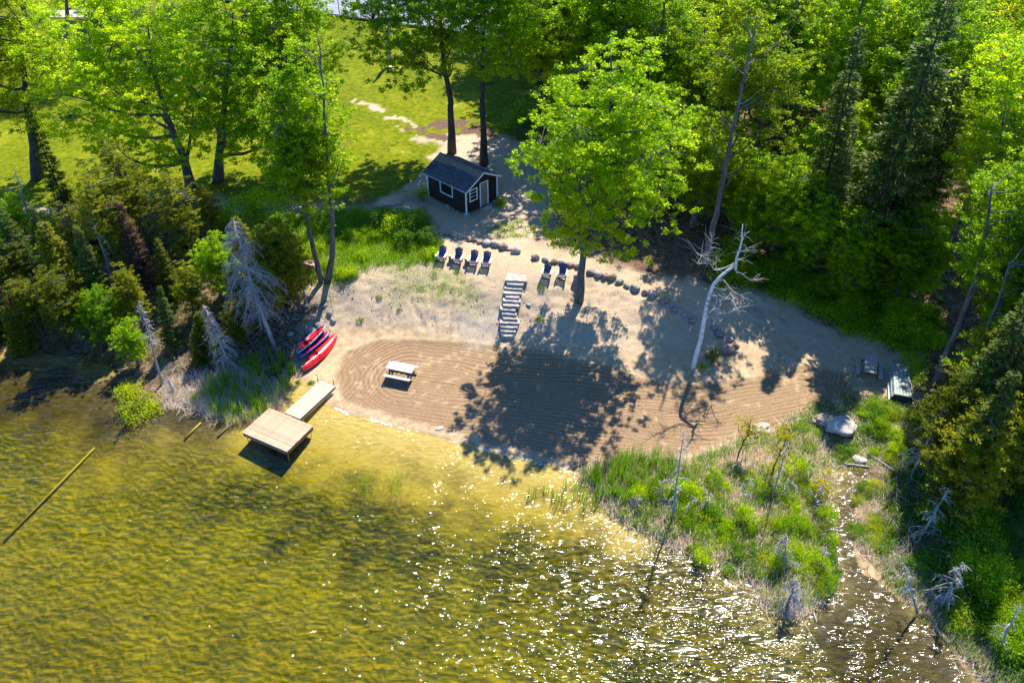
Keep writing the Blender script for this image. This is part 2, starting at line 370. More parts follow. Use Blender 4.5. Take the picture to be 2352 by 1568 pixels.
A_raked = soft(RAKE, .5, .25, 2); A_grass = soft(LAWN, .8, 1.2, 3); A_pale = np.maximum(soft(DRIVE, 1., 1., 4), soft(PATH1, .5, .9, 5) * (fbm(GX * 1.1, GY * 1.1, 61, 3) > .53))
DIRT = Gp([(1250, 420), (1330, 480), (1420, 520), (1620, 545), (1660, 640), (1560, 655), (1440, 625), (1300, 590), (1230, 560), (1240, 480)])
DIRT2 = Gp([(600, 470), (800, 455), (960, 440), (1000, 520), (900, 490), (760, 490), (640, 510)])
A_soil = np.maximum(soft(SOIL, .8, 1.4, 6) * (fbm(GX * .8, GY * .8, 62, 3) > .46), np.maximum(soft(DIRT, 2.5, 1.5, 16), soft(DIRT2, 1.2, 1.2, 17)) * .55 * sstep(.35, .6, fbm(GX * .6, GY * .6, 66, 4))); A_gravel = soft(GRAVEL, 1.8, 1.6, 7) * .5
A_weed = np.maximum(soft(BANKWEED, .8, .8, 8), soft(WEEDTOP, 1.5, 1.2, 9) * .55)
MUD_SHADE = Gp([(1890, 1080), (2020, 1070), (2060, 1200), (2120, 1380), (2300, 1560), (2200, 1700), (1900, 1560), (1840, 1440), (1900, 1330), (1880, 1200)])
MUD_SHADE2 = Gp([(-900, 700), (300, 860), (560, 900), (520, 1010), (300, 1010), (60, 980), (-900, 900)])
A_mud_shade = np.maximum(soft(MUD_SHADE, 3., 1.2, 13), soft(MUD_SHADE2, 3., 1.2, 14)) * (D_LAND < .3)  # muddy bed, with the shade on creek and left shore painted in
DARKP = Gp([(430, 1050), (700, 1110), (950, 1150), (1050, 1190), (1300, 1190), (1500, 1250), (1900, 1420), (2300, 1700), (1500, 1700), (1250, 1450), (1000, 1330), (700, 1280), (480, 1180)])
DARKL = Gp([(-300, 880), (200, 960), (520, 1010), (560, 1080), (480, 1180), (250, 1120), (60, 1060), (-300, 1000)])
A_lakeweed = np.maximum(soft(DARKP, 5., 3.5, 15), soft(DARKL, 5., 2.5, 18) * .8) * (D_LAND < 0)
A_forest = np.maximum(soft(FORESTR, 1., .8, 10), soft(FORESTL, .8, .8, 11)); A_marsh = soft(MARSH, .8, .5, 12)
_rz = sstep(.85, 1.2, GZ) * (1 - sstep(2.75, 3.0, GZ)) * (D_LAND > 1)
GZ = GZ + _rz * ((fbm(GX * 1.4, GY * 2.2, 90, 4) - .5) * .22 + (fbm(GX * 4, GY * 4, 91, 2) - .5) * .06)
# raked furrows follow a long loop round the beach, the drag turns at its left end
ra = G(935, 868)[:2]; rb = G(1600, 955)[:2]; rc = G(1850, 905)[:2]
dr = segdist(GX, GY, [ra, rb, rc], False) + (fbm(GX * .22, GY * .22, 70, 3) - .5) * .9 + (fbm(GX * .9, GY * .9, 72, 2) - .5) * .14
fur = .5 + .5 * np.sin(dr / .31 * 6.283 + 1.5 * np.sin(dr * 1.7)) * (.5 + .5 * sstep(.35, .6, fbm(GX * .35, GY * .6, 73, 3)))
GZ = GZ + A_raked * ((fur - .5) * .045 + (fbm(GX * 3, GY * 3, 71, 2) - .5) * .02)
edge = np.exp(-((sdf(GX, GY, RAKE) - .0) / .12) ** 2) * (D_LAND > 1.2)
GZ = GZ + edge * .05
# wheel and drag marks on the bank
for k, (a, b) in enumerate([((600, 0), (0, 0))][:0]): pass
for px in [(905, 650, 890, 745), (985, 660, 1000, 765), (1040, 660, 1030, 770), (1065, 690, 1045, 765), (945, 690, 975, 760)]:
    a = G(px[0], px[1]); b = G(px[2], px[3]); d = segdist(GX, GY, [a[:2], b[:2]], False) + (fbm(GX * 1.5, GY * 1.5, 80, 3) - .5) * .3
    GZ = GZ - .09 * np.exp(-(d / .15) ** 2) + .06 * np.exp(-((d - .25) / .1) ** 2)
A_print = np.zeros_like(GX)
def prints(pts):
    global GZ, A_print
    for (x, y) in pts:
        p = G(x, y); an = random.uniform(-1.6, 1.6); dx = GX - p[0]; dy = GY - p[1]
        u = dx * math.cos(an) + dy * math.sin(an); v = -dx * math.sin(an) + dy * math.cos(an)
        g = np.exp(-((u / .22) ** 2 + (v / .09) ** 2)); A_print = np.maximum(A_print, np.minimum(1, g * 1.4)); GZ = GZ - .03 * g
pl = [(925 + i * 22 + random.uniform(-5, 5), 850 - i * 5 + random.uniform(-5, 5)) for i in range(12)] + [(960 + i * 17, 842 - i * 6 + random.uniform(-3, 3)) for i in range(9)] + \
     [(800 + random.uniform(0, 90), 850 + random.uniform(-40, 60)) for i in range(16)] + [(1780 + random.uniform(0, 110), 870 + random.uniform(-14, 30)) for i in range(22)]
_rw = np.array(RAKE)
pl2 = [(random.uniform(800, 1900), random.uniform(790, 1040)) for _ in range(70)]
pl2 = [q for q in pl2 if inpoly(np.array([P(*q)[0]]), np.array([P(*q)[1]]), _rw)[0] and random.random() < .6]
for i in range(4):
    x0, y0, dx, dy = [(1180, 800, -22, 11), (1300, 830, 26, 17), (1500, 900, 30, 4), (950, 900, 24, 9)][i]
    pl2 += [(x0 + dx * k + random.uniform(-4, 4), y0 + dy * k + random.uniform(-4, 4)) for k in range(9)]
prints(pl + pl2)
ny, nx = GX.shape
gm = bpy.data.meshes.new('ground')
gm.vertices.add(nx * ny); gm.vertices.foreach_set('co', np.stack([GX, GY, GZ], -1).astype(np.float32).ravel())
ii = np.arange(nx * ny).reshape(ny, nx)
fq = np.stack([ii[:-1, :-1], ii[:-1, 1:], ii[1:, 1:], ii[1:, :-1]], -1).reshape(-1, 4).astype(np.int32)
gm.loops.add(len(fq) * 4); gm.loops.foreach_set('vertex_index', fq.ravel())
gm.polygons.add(len(fq)); gm.polygons.foreach_set('loop_start', np.arange(0, len(fq) * 4, 4, dtype=np.int32))
gm.polygons.foreach_set('use_smooth', np.ones(len(fq), bool))
for nm, a in dict(raked=A_raked, grass=A_grass, pale=A_pale, soil=A_soil, gravel=A_gravel, weed=A_weed, forest=A_forest, marsh=A_marsh, shore=D_LAND, furrow=fur, print=A_print, mud_shade=A_mud_shade, lakeweed=A_lakeweed, rough=sstep(.7, 1.2, GZ) * (1 - A_raked)).items():
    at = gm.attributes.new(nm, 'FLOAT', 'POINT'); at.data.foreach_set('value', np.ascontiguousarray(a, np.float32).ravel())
gm.update(calc_edges=True)
def groundmat():
    N = NT('ground'); v = coords(N)
    n1 = N.noise(v, .35, 4, .6); n2 = N.noise(v, 2.2, 5, .65); n3 = N.noise(v, 11, 4, .65); n4 = N.noise(v, .09, 3, .5)
    sand = N.ramp(n2, [(.3, (.24, .165, .09)), (.5, (.33, .24, .14)), (.7, (.42, .325, .2))])
    sand = N.mix(N.math('MULTIPLY', N.attr('rough'), .75), sand, N.ramp(n3, [(.33, (.14, .1, .065)), (.42, (.32, .24, .16)), (.7, (.43, .35, .25))]))
    # dry raked sand, lighter on the ridges and darker in the furrows
    fu = N.math('MULTIPLY', N.attr('furrow'), N.math('MULTIPLY_ADD', n2, 1.2, .3), clamp=True)
    rk = N.mix(fu, N.ramp(n3, [(.3, (.085, .052, .028)), (.7, (.17, .11, .064))]), N.ramp(n3, [(.35, (.235, .155, .082)), (.65, (.33, .23, .13))]))
    c = N.mix(N.attr('raked'), sand, rk)
    c = N.mix(N.attr('gravel'), c, N.ramp(n3, [(.35, (.19, .165, .135)), (.5, (.29, .255, .21)), (.68, (.37, .33, .28))]))
    gr = N.ramp(n2, [(.3, (.05, .08, .002)), (.46, (.1, .13, .002)), (.6, (.15, .165, .003)), (.72, (.22, .18, .03))])
    gr = N.mix(1, gr, N.ramp(n3, [(.3, (.6, .65, .6)), (.7, (1.15, 1.1, 1.1))]), 'MULTIPLY'); gr = N.mix(1, gr, N.ramp(n4, [(.35, (.78, .85, .8)), (.65, (1.1, 1.05, 1))]), 'MULTIPLY')
    gr = N.mix(N.math('MULTIPLY', N.ramp(n1, [(.55, (0, 0, 0)), (.66, (1, 1, 1))]), .55), gr, (.19, .2, .008))
    bare = N.math('MULTIPLY', N.ramp(n1, [(.66, (0, 0, 0)), (.7, (1, 1, 1))]), N.ramp(n2, [(.5, (0, 0, 0)), (.56, (1, 1, 1))]))
    gr = N.mix(bare, gr, (.34, .28, .19))
    c = N.mix(N.attr('grass'), c, gr)
    wd = N.ramp(n3, [(.35, (.05, .06, .012)), (.48, (.1, .15, .01)), (.56, (.26, .22, .12)), (.68, (.38, .32, .2))])
    c = N.mix(N.attr('weed'), c, wd)
    fo = N.ramp(n2, [(.32, (.03, .026, .014)), (.48, (.09, .06, .035)), (.58, (.17, .11, .07)), (.7, (.07, .1, .012))])
    c = N.mix(N.attr('forest'), c, fo)
    ma = N.ramp(n3, [(.35, (.07, .06, .03)), (.5, (.2, .16, .1)), (.62, (.4, .34, .26))])
    c = N.mix(N.attr('marsh'), c, ma)
    c = N.mix(N.attr('pale'), c, N.ramp(n3, [(.3, (.27, .2, .13)), (.65, (.4, .32, .23))]))
    c = N.mix(N.attr('soil'), c, N.ramp(n3, [(.35, (.05, .03, .02)), (.65, (.16, .1, .07))]))
    c = N.mix(N.math('MULTIPLY', N.attr('print'), .45), c, (.4, .3, .18))
    # wet strip at the water's edge and the lake bed
    sh = N.attr('shore')
    wet = N.ramp(N.math('MULTIPLY_ADD', N.math('ADD', sh, N.math('MULTIPLY', n2, .5)), .5, .5), [(.5, (1, 1, 1)), (.95, (0, 0, 0))])
    wetc = N.mix(1, c, (.72, .7, .68), 'MULTIPLY'); c = N.mix(N.math('MULTIPLY', wet, .9), c, wetc)
    mp = N.n('Mapping', {'Vector': v, 'Rotation': (0, 0, R_(16)), 'Scale': (.5, 1.9, 1)}).outputs[0]
    w1 = N.noise(mp, 2.6, 5, .68, .8); w2 = N.noise(v, .22, 5, .62, .4); w3 = N.noise(mp, 4.2, 4, .6, .8)
    bsand = N.ramp(w3, [(.3, (.24, .18, .045)), (.5, (.31, .24, .07)), (.7, (.38, .31, .12))])
    caustic = N.n('TexWave', {'Vector': N.n('Mapping', {'Vector': v, 'Rotation': (0, 0, R_(112))}).outputs[0], 'Scale': .75, 'Distortion': 11, 'Detail': 3, 'Detail Scale': 1.3, 'Detail Roughness': .6}).outputs['Fac']  # wavy bands of light refracted by the waves, painted into the bed colour
    w1 = N.math('ADD', N.math('MULTIPLY', w1, .88), N.math('MULTIPLY', caustic, .13))
    bsand = N.mix(N.math('MULTIPLY', caustic, .3), bsand, (.42, .34, .13))
    alg_caustic = N.ramp(w1, [(.3, (.035, .05, .001)), (.45, (.1, .115, .002)), (.57, (.2, .19, .002)), (.72, (.36, .31, .005))])  # algae colour whose dark and bright streaks also paint in refracted wave light
    weed = N.ramp(w1, [(.35, (.01, .016, .005)), (.55, (.035, .045, .006)), (.72, (.14, .12, .01))])
    deepf = N.ramp(N.math('MULTIPLY_ADD', sh, -.1, N.math('MULTIPLY', w1, .25)), [(.42, (0, 0, 0)), (.8, (1, 1, 1))])
    weedf = N.math('MULTIPLY', N.ramp(w2, [(.48, (0, 0, 0)), (.58, (1, 1, 1))]), N.ramp(N.math('MULTIPLY', sh, -.1), [(.3, (0, 0, 0)), (.55, (1, 1, 1))]))
    bed = N.mix(deepf, bsand, alg_caustic); bed = N.mix(N.math('MULTIPLY', weedf, .25), bed, weed); bed = N.mix(N.math('MULTIPLY', N.attr('lakeweed'), N.ramp(w1, [(.35, (1, 1, 1)), (.68, (.6, .6, .6))])), bed, weed)
    bed = N.mix(N.math('MULTIPLY', N.attr('mud_shade'), .9), bed, N.ramp(w3, [(.35, (.012, .01, .007)), (.55, (.035, .03, .018)), (.72, (.09, .065, .03))]))  # dark mud, darkened further to carry painted shade of the banks
    isb = N.ramp(N.math('MULTIPLY_ADD', sh, -2.5, .5), [(.45, (0, 0, 0)), (.75, (1, 1, 1))])
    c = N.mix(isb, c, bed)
    h = N.math('ADD', n3, N.math('MULTIPLY', n2, .8))
    b = N.bump(h, .55, .06)
    return N.surf(N.n('BsdfPrincipled', {'Base Color': c, 'Roughness': .92, 'Specular IOR Level': .05, 'Normal': b}).outputs[0])
M['ground'] = groundmat()
tag(obj('ground', gm, M['ground']), kind='structure')

# ------------------------------------------------------------------ lake water: one closed body
wb = MB(); X0, X1, Y0, Y1 = -400, 400, -79, 75
wb.box(((X0 + X1) / 2, (Y0 + Y1) / 2, -6), (X1 - X0, Y1 - Y0, 12))
def watermat():
    N = NT('lake_water'); v = coords(N, 'Object')
    m1 = N.n('Mapping', {'Vector': v, 'Rotation': (0, 0, R_(16)), 'Scale': (.38, 1.25, 1)}).outputs[0]
    a = N.noise(m1, 1.9, 1, .5, .5); b_ = N.noise(m1, 5.2, 1, .5, .4); k_ = N.noise(m1, .8, 2, .5, .5)
    h = N.math('ADD', a, N.math('MULTIPLY', b_, N.ramp(k_, [(.38, (.12, .12, .12)), (.62, (.85, .85, .85))])))
    nb = N.bump(h, 1., .2)
    g = N.n('BsdfGlossy', {'Color': (1, 1, 1, 1), 'Roughness': .06, 'Normal': nb}).outputs[0]
    nb2 = N.bump(h, 1., .05); nb3 = N.bump(h, 1., .13); g2 = N.n('BsdfGlossy', {'Color': (1, 1, 1, 1), 'Roughness': .15, 'Normal': nb3}).outputs[0]
    g = N.n('MixShader', {0: .16, 1: g, 2: g2}).outputs[0]
    f = N.n('Fresnel', {'IOR': 1.333, 'Normal': nb2}).outputs[0]
    t = N.n('BsdfTransparent', {'Color': (.97, .97, .93, 1)}).outputs[0]
    N.surf(N.n('MixShader', {0: f, 1: t, 2: g}).outputs[0])
    va = N.n('VolumeAbsorption', {'Color': (.86, .83, 0, 1), 'Density': .7}).outputs[0]
    N.t.links.new(va, N.out.inputs['Volume'])
    return N.m
M['water'] = watermat()
tag(wb.build('lake_water', M['water']), kind='structure')
# ------------------------------------------------------------------ built things
def lf(o, p): return o.matrix_world.inverted() @ Vector(p)
# --- cabin
A0 = G(1072, 497); B0 = G(1143, 462)
uu = Vector((2.42, 2.55, 0)).normalized(); ang = math.atan2(uu.y, uu.x)
FW, LL, WH, BZ = 3.35, 4.35, 2.15, .25
shed = thing('cabin', 'small black board cabin with white trimmed window and door under a dark shingle roof', 'cabin', (A0.x, A0.y, A0.z - .02), ang)
# local: x along the front (gable) wall, y along the long window wall (away from camera)
def part(name, mb, mat, par, smooth=False): return mb.build(name, mat, par, smooth)
for x, y in [(.15, .15), (FW - .15, .15), (.15, LL - .15), (FW - .15, LL - .15), (.15, LL / 2), (FW - .15, LL / 2)]:
    part('foundation_block', MB().box((x, y, BZ / 2 - .1), (.4, .3, BZ + .2)), M['block'], shed)
part('floor', MB().box((FW / 2, LL / 2, BZ + .06), (FW - .06, LL - .06, .12)), M['siding'], shed)
rise = .85; bh = .17; n = int(WH / bh)
DX0, DX1, DZ = 1.55, 2.3, 1.95      # door opening
WX0, WX1, WZ0, WZ1 = .42, 1.12, .95, 1.8  # front window
SY0, SY1, SZ0, SZ1 = 1.55, 2.85, .95, 1.85  # side window
def segs(lo, hi, cuts):
    r = [(lo, hi)]
    for a, b in cuts:
        r = [q for s_, e_ in r for q in ((s_, min(e_, a)), (max(s_, b), e_)) if q[1] - q[0] > .03]
    return r
k = 0; z = 0
while z < WH + rise - .1:
    zt = min(z + bh, WH + rise - .05); zc = (z + zt) / 2; hh = zt - z - .012
    inset = 0 if zc <= WH else (zc - WH) / rise * FW / 2
    for side in (0, 1):
        cuts = []
        if side == 0:
            if zc < DZ: cuts.append((DX0, DX1))
            if WZ0 < zc < WZ1: cuts.append((WX0, WX1))
        for s_, e_ in segs(inset + .02, FW - inset - .02, cuts):
            yy = -.006 if side == 0 else LL + .006
            b = MB().box((0, 0, 0), (e_ - s_, .03, hh), Matrix.Rotation(R_(5 if side == 0 else -5), 3, 'X'))
            o = part('siding_board', b, M['siding'], shed); o.location = ((s_ + e_) / 2, yy, BZ + zc)
    if zc < WH:
        for xx, cuts in ((0, [(SY0, SY1)] if SZ0 < zc < SZ1 else []), (FW, [])):
            for s_, e_ in segs(.02, LL - .02, cuts):
                b = MB().box((0, 0, 0), (.03, e_ - s_, hh), Matrix.Rotation(R_(5 if xx == 0 else -5), 3, 'Y'))
                o = part('siding_board', b, M['siding'], shed); o.location = (xx + (-.006 if xx == 0 else .006), (s_ + e_) / 2, BZ + zc)
    z += bh
inn = MB()
for xx in (.05, FW - .05):
    for s_, e_ in (segs(.06, LL - .06, [(SY0, SY1)]) if xx < 1 else [(.06, LL - .06)]): inn.box((xx, (s_ + e_) / 2, BZ + WH / 2), (.04, e_ - s_, WH - .02))
    if xx < 1:
        inn.box((xx, (SY0 + SY1) / 2, BZ + SZ0 / 2), (.04, SY1 - SY0, SZ0 - .01)); inn.box((xx, (SY0 + SY1) / 2, BZ + (SZ1 + WH) / 2), (.04, SY1 - SY0, WH - SZ1 - .02))
for s_, e_ in segs(.06, FW - .06, [(WX0, WX1), (DX0, DX1)]): inn.box(((s_ + e_) / 2, .05, BZ + WH / 2), (e_ - s_, .04, WH - .03))
inn.box((FW / 2, LL - .05, BZ + WH / 2), (FW - .12, .04, WH - .03))
inn.box(((WX0 + WX1) / 2, .05, BZ + WZ0 / 2), (WX1 - WX0, .035, WZ0 - .01))
part('inner_wall', inn, M['dark_in'], shed)
for x, y in [(-.035, -.035), (FW + .035, -.035), (-.035, LL + .035), (FW + .035, LL + .035)]:
    part('corner_trim', MB().box((x, y, BZ + WH / 2 - .04), (.1, .1, WH + .04)), M['trim'], shed)
def frame(name, along, x0, x1, z0, z1, depth, muntins, pane=True):
    fr = MB(); t = .085
    def bx(a, b_, c, d, dd=.06, off=0):
        cx, cz = (a + b_) / 2, (c + d) / 2
        if along == 'x': fr.box((cx, -depth + off, cz), (b_ - a, dd, d - c))
        else: fr.box((-depth + off, cx, cz), (dd, b_ - a, d - c))
    bx(x0 - t, x0, z0 - t, z1 + t); bx(x1, x1 + t, z0 - t, z1 + t); bx(x0, x1, z1, z1 + t, .055); bx(x0, x1, z0 - t, z0, .075)
    f = part(name, fr, M['trim'], shed)
    mu = MB(); fr2 = fr; fr = mu
    for q in muntins: bx(x0, x1, q - .015, q + .015, .02, .015)
    if muntins: fr.box; part('muntin', mu, M['trim'], f)
    if pane:
        g = MB(); fr = g
        if along == 'x': g.box(((x0 + x1) / 2, .012, (z0 + z1) / 2), (x1 - x0, .006, z1 - z0))
        else: g.box((.012, (x0 + x1) / 2, (z0 + z1) / 2), (.006, x1 - x0, z1 - z0))
        part('pane', g, M['glass'], f)
    return f
def frame2(name, along, x0, x1, z0, z1, depth, rows):
    t = .085; fr = MB(); mu = MB(); g = MB()
    def bx(m, a, b_, c, d, dd, off):
        cx, cz = (a + b_) / 2, (c + d) / 2
        if along == 'x': m.box((cx, off, cz), (b_ - a, dd, d - c))
        else: m.box((off, cx, cz), (dd, b_ - a, d - c))
    bx(fr, x0 - t, x0, z0 - t, z1 + t, .06, -depth); bx(fr, x1, x1 + t, z0 - t, z1 + t, .06, -depth)
    bx(fr, x0, x1, z1, z1 + t, .055, -depth); bx(fr, x0, x1, z0 - t, z0, .075, -depth)
    f = part(name, fr, M['trim'], shed)
    for q in rows: bx(mu, x0, x1, q - .018, q + .018, .02, -.012)
    if rows: part('muntin', mu, M['trim'], f)
    zs = [z0] + list(rows) + [z1]
    for a, b_ in zip(zs[:-1], zs[1:]):
        g = MB(); bx(g, x0, x1, a + .002, b_ - .002, .006, .012); part('pane', g, M['glass'], f)
    return f
frame2('window', 'x', WX0, WX1, BZ + WZ0, BZ + WZ1, .03, [BZ + WZ0 + .28, BZ + WZ0 + .57])
frame2('window', 'y', SY0, SY1, BZ + SZ0, BZ + SZ1, .03, [])
df = MB(); t = .09
df.box((DX0 - t / 2, -.035, BZ + DZ / 2 + .02), (t, .06, DZ + .04)); df.box((DX1 + t / 2, -.035, BZ + DZ / 2 + .02), (t, .06, DZ + .04)); df.box(((DX0 + DX1) / 2, -.033, BZ + DZ + .08), (DX1 - DX0 + 2 * t, .055, .085))
part('door_frame', df, M['trim'], shed)
dr_ = part('door', MB().box(((DX0 + DX1) / 2, .03, BZ + DZ / 2 + .02), (DX1 - DX0, .03, DZ)), M['door'], shed)
for i in range(5):
    wx = (DX1 - DX0) / 5; part('board', MB().box((DX0 + wx * (i + .5), -.002, BZ + DZ / 2 + .02), (wx - .012, .025, DZ - .04)), M['door'], dr_)
part('handle', MB().tube([(DX1 - .1, -.07, BZ + .9), (DX1 - .1, -.07, BZ + 1.05)], .012, 6), M['post'], dr_)
part('door_step', MB().box(((DX0 + DX1) / 2, -.4, .06), (.8, .4, .2)), M['block'], shed)
# roof slabs with shingle courses
ov, oe = .34, .32
roof = part('roof', MB(), M['shingle'], shed)
hw = FW / 2; slope = math.atan2(rise, hw); SLn = math.hypot(rise, hw) + oe / math.cos(slope) * 1.0
ridge = Vector((hw, 0, BZ + WH + rise + .06))
for sgn in (-1, 1):
    dv = Vector((sgn * math.cos(slope), 0, -math.sin(slope))); nv = Vector((sgn * math.sin(slope), 0, math.cos(slope)))
    c = ridge + dv * SLn / 2 + Vector((0, LL / 2, 0))
    part('roof_deck', MB().box(c - nv * .02, (SLn, LL + 2 * ov, .04), Matrix((dv, Vector((0, 1, 0)), nv)).transposed()), M['frame_wood'], roof)
    course = .15; nc = int(SLn / course); ly = LL + 2 * ov + .04
    sh_m = None
    for i in range(nc + 1):
        d0 = SLn - i * course - course / 2 + .03
        if d0 < .05: break
        xoff = (i % 2) * .16; nn_ = 14; wtab = ly / nn_
        for j in range(nn_):
            if i % 1 == 0:
                if sh_m is None:
                    sh_m = MB().box((0, 0, 0), (course * 1.25, wtab - .01, .012)).mesh('shingle'); sh_m.materials.append(M['shingle'])
                if i * nn_ + j >= 150: continue
                o = bpy.data.objects.new('shingle', sh_m); col.objects.link(o); o.parent = roof
                yy = -ov - .02 + wtab * (j + .5) + (xoff if j < nn_ - 1 else 0)
                p = ridge + dv * d0 + Vector((0, yy, 0)) + nv * (.012 + .004 * random.random())
                o.matrix_local = Matrix.Translation(p) @ (Matrix((dv, Vector((0, 1, 0)), nv)).transposed() @ Matrix.Rotation(R_(-2.2), 3, 'Y')).to_4x4()
    part('eave_fascia', MB().box(ridge + dv * (SLn + .012) + Vector((0, LL / 2, 0)) - nv * .03, (.02, LL + 2 * ov, .11), Matrix((dv, Vector((0, 1, 0)), nv)).transposed()), M['trim'], roof)
    for yy in (-ov - .012, LL + ov + .012):
        part('rake_fascia', MB().box(ridge + dv * SLn / 2 + Vector((0, yy, 0)) - nv * .05, (SLn, .02, .12), Matrix((dv, Vector((0, 1, 0)), nv)).transposed()), M['trim'], roof)
part('ridge_cap', MB().tube([(hw, -ov, ridge.z + .02), (hw, LL + ov, ridge.z + .02)], .06, 6), M['shingle'], roof)

# --- adirondack chairs
def make_chair():
    r = thing('adirondack_chair', 'x', 'chair')
    for i in range(5):
        x = -.24 + i * .12; top = .86 + (.17, .24, .27, .24, .17)[i] - .02
        part('back_slat', MB().beam((x * .8, .12, .3), (x * 1.05, .48, top), .112, .02, (0, 1, 0)), M['chair'], r)
    for i in range(5):
        y = -.36 + i * .11; part('seat_slat', MB().box((0, y, .37 - i * .025), (.52, .1, .02)), M['chair'], r)
    part('front_apron', MB().tube([(-.27, -.42, .35), (.27, -.42, .35)], .05, 8), M['chair'], r)
    for s in (-1, 1):
        a = MB(); 
        a.add([(s * .28, .3, .55), (s * .36, .3, .55), (s * .43, -.15, .56), (s * .42, -.42, .57), (s * .3, -.44, .57), (s * .28, -.1, .56)] +
              [(s * .28, .3, .575), (s * .36, .3, .575), (s * .43, -.15, .585), (s * .42, -.42, .595), (s * .3, -.44, .595), (s * .28, -.1, .585)],
              [(0, 1, 2, 3, 4, 5), (11, 10, 9, 8, 7, 6)] + [(i, (i + 1) % 6, 6 + (i + 1) % 6, 6 + i) for i in range(6)])
        part('arm', a, M['chair_arm'], r)
        part('leg', MB().box((s * .3, -.36, .28), (.03, .12, .56)), M['chair'], r)
        part('leg', MB().beam((s * .27, -.42, .33), (s * .27, .48, .02), .03, .1), M['chair'], r)
        part('arm_post', MB().box((s * .3, .26, .33), (.03, .08, .46)), M['chair'], r)
    part('back_rail', MB().box((0, .32, .62), (.54, .03, .07)), M['chair'], r)
    return r
def copy_tree(o, parent=None):
    c = o.copy(); col.objects.link(c); c.parent = parent
    for ch in [q for q in bpy.data.objects if q.parent == o]: copy_tree(ch, c)
    return c
chair0 = make_chair()
CH = [(1015, 592, -14, 'navy chair with white arms next to the bushes, first of the four'),
      (1052, 597, -14, 'navy chair with white arms between the two log stumps'),
      (1088, 602, -12, 'navy chair with white arms just past the second log stump'),
      (1117, 605, -12, 'navy chair with white arms ending the row of four nearest the stone steps'),
      (1256, 630, -14, 'navy chair with white arms just past the stone steps, farther from the tree trunk'),
      (1291, 633, -10, 'navy chair with white arms beside the upright stone slab')]
kids0 = [q for q in bpy.data.objects if q.parent == chair0]
for i, (x, y, a, lab) in enumerate(CH):
    if i == 0: c = chair0
    else:
        c = chair0.copy(); col.objects.link(c)
        for kch in kids0:
            d = kch.copy(); col.objects.link(d); d.parent = c
    c.location = G(x, y + 6); c.rotation_euler = (0, 0, R_(a)); c.scale = (.92,) * 3; tag(c, lab, 'chair', 'navy chairs on the terrace')
for i, (x, y, lab) in enumerate([(1036, 597, 'cut log stump used as a side table between the first and second chairs'), (1073, 603, 'cut log stump used as a side table between the second and third chairs')]):
    g = G(x, y + 3); s = thing('log_stump', lab, 'stump', g, 0, 'log stump side tables')
    part('bark', MB().tube([(0, 0, 0), (.01, 0, .25), (0, 0, .5)], [.19, .17, .175], 12), M['stump'], s, False)
    part('cut_top', MB().tube([(0, 0, .49), (0, 0, .505)], .155, 12), M['stump_top'], s)

# --- boulders
def rockmesh(name, sx, sy, sz, seed, amp=.28, sub=3, freq=1.1):
    import bmesh
    bm = bmesh.new(); bmesh.ops.create_icosphere(bm, subdivisions=sub, radius=1)
    o = Vector((seed * 3.7, seed * 1.3, seed * 7.1))
    for v in bm.verts:
        d = v.co.normalized(); n_ = mnoise.noise(d * freq + o) * amp + mnoise.noise(d * freq * 2.7 + o) * amp * .4 + mnoise.noise(d * freq * 6 + o) * amp * .12
        p = d * (1 + n_)
        p.z = max(p.z, -.55)
        v.co = Vector((p.x * sx, p.y * sy, p.z * sz))
    m = bpy.data.meshes.new(name); bm.to_mesh(m); bm.free(); m.polygons.foreach_set('use_smooth', [True] * len(m.polygons)); return m
def rock(x, y, wpx, asp, hgt, mat, lab, grp=None, name='boulder', seed=None, sink=.12, rz=None, amp=.28, sub=3, cat='boulder'):
    g = G(x, y + wpx * .25); dist = math.hypot(math.hypot(g.x, g.y), CAM_H - g.z)
    r = wpx * dist / FPX / 2
    m = rockmesh(name, r, r * asp, r * hgt, seed if seed is not None else x * .13 + y * .07, amp, sub)
    o = obj(name, m, M[mat]); o.location = g + Vector((0, 0, r * hgt * .42)); o.rotation_euler = (0, 0, rz if rz is not None else random.uniform(-.5, .5))
    return tag(o, lab, cat, grp)
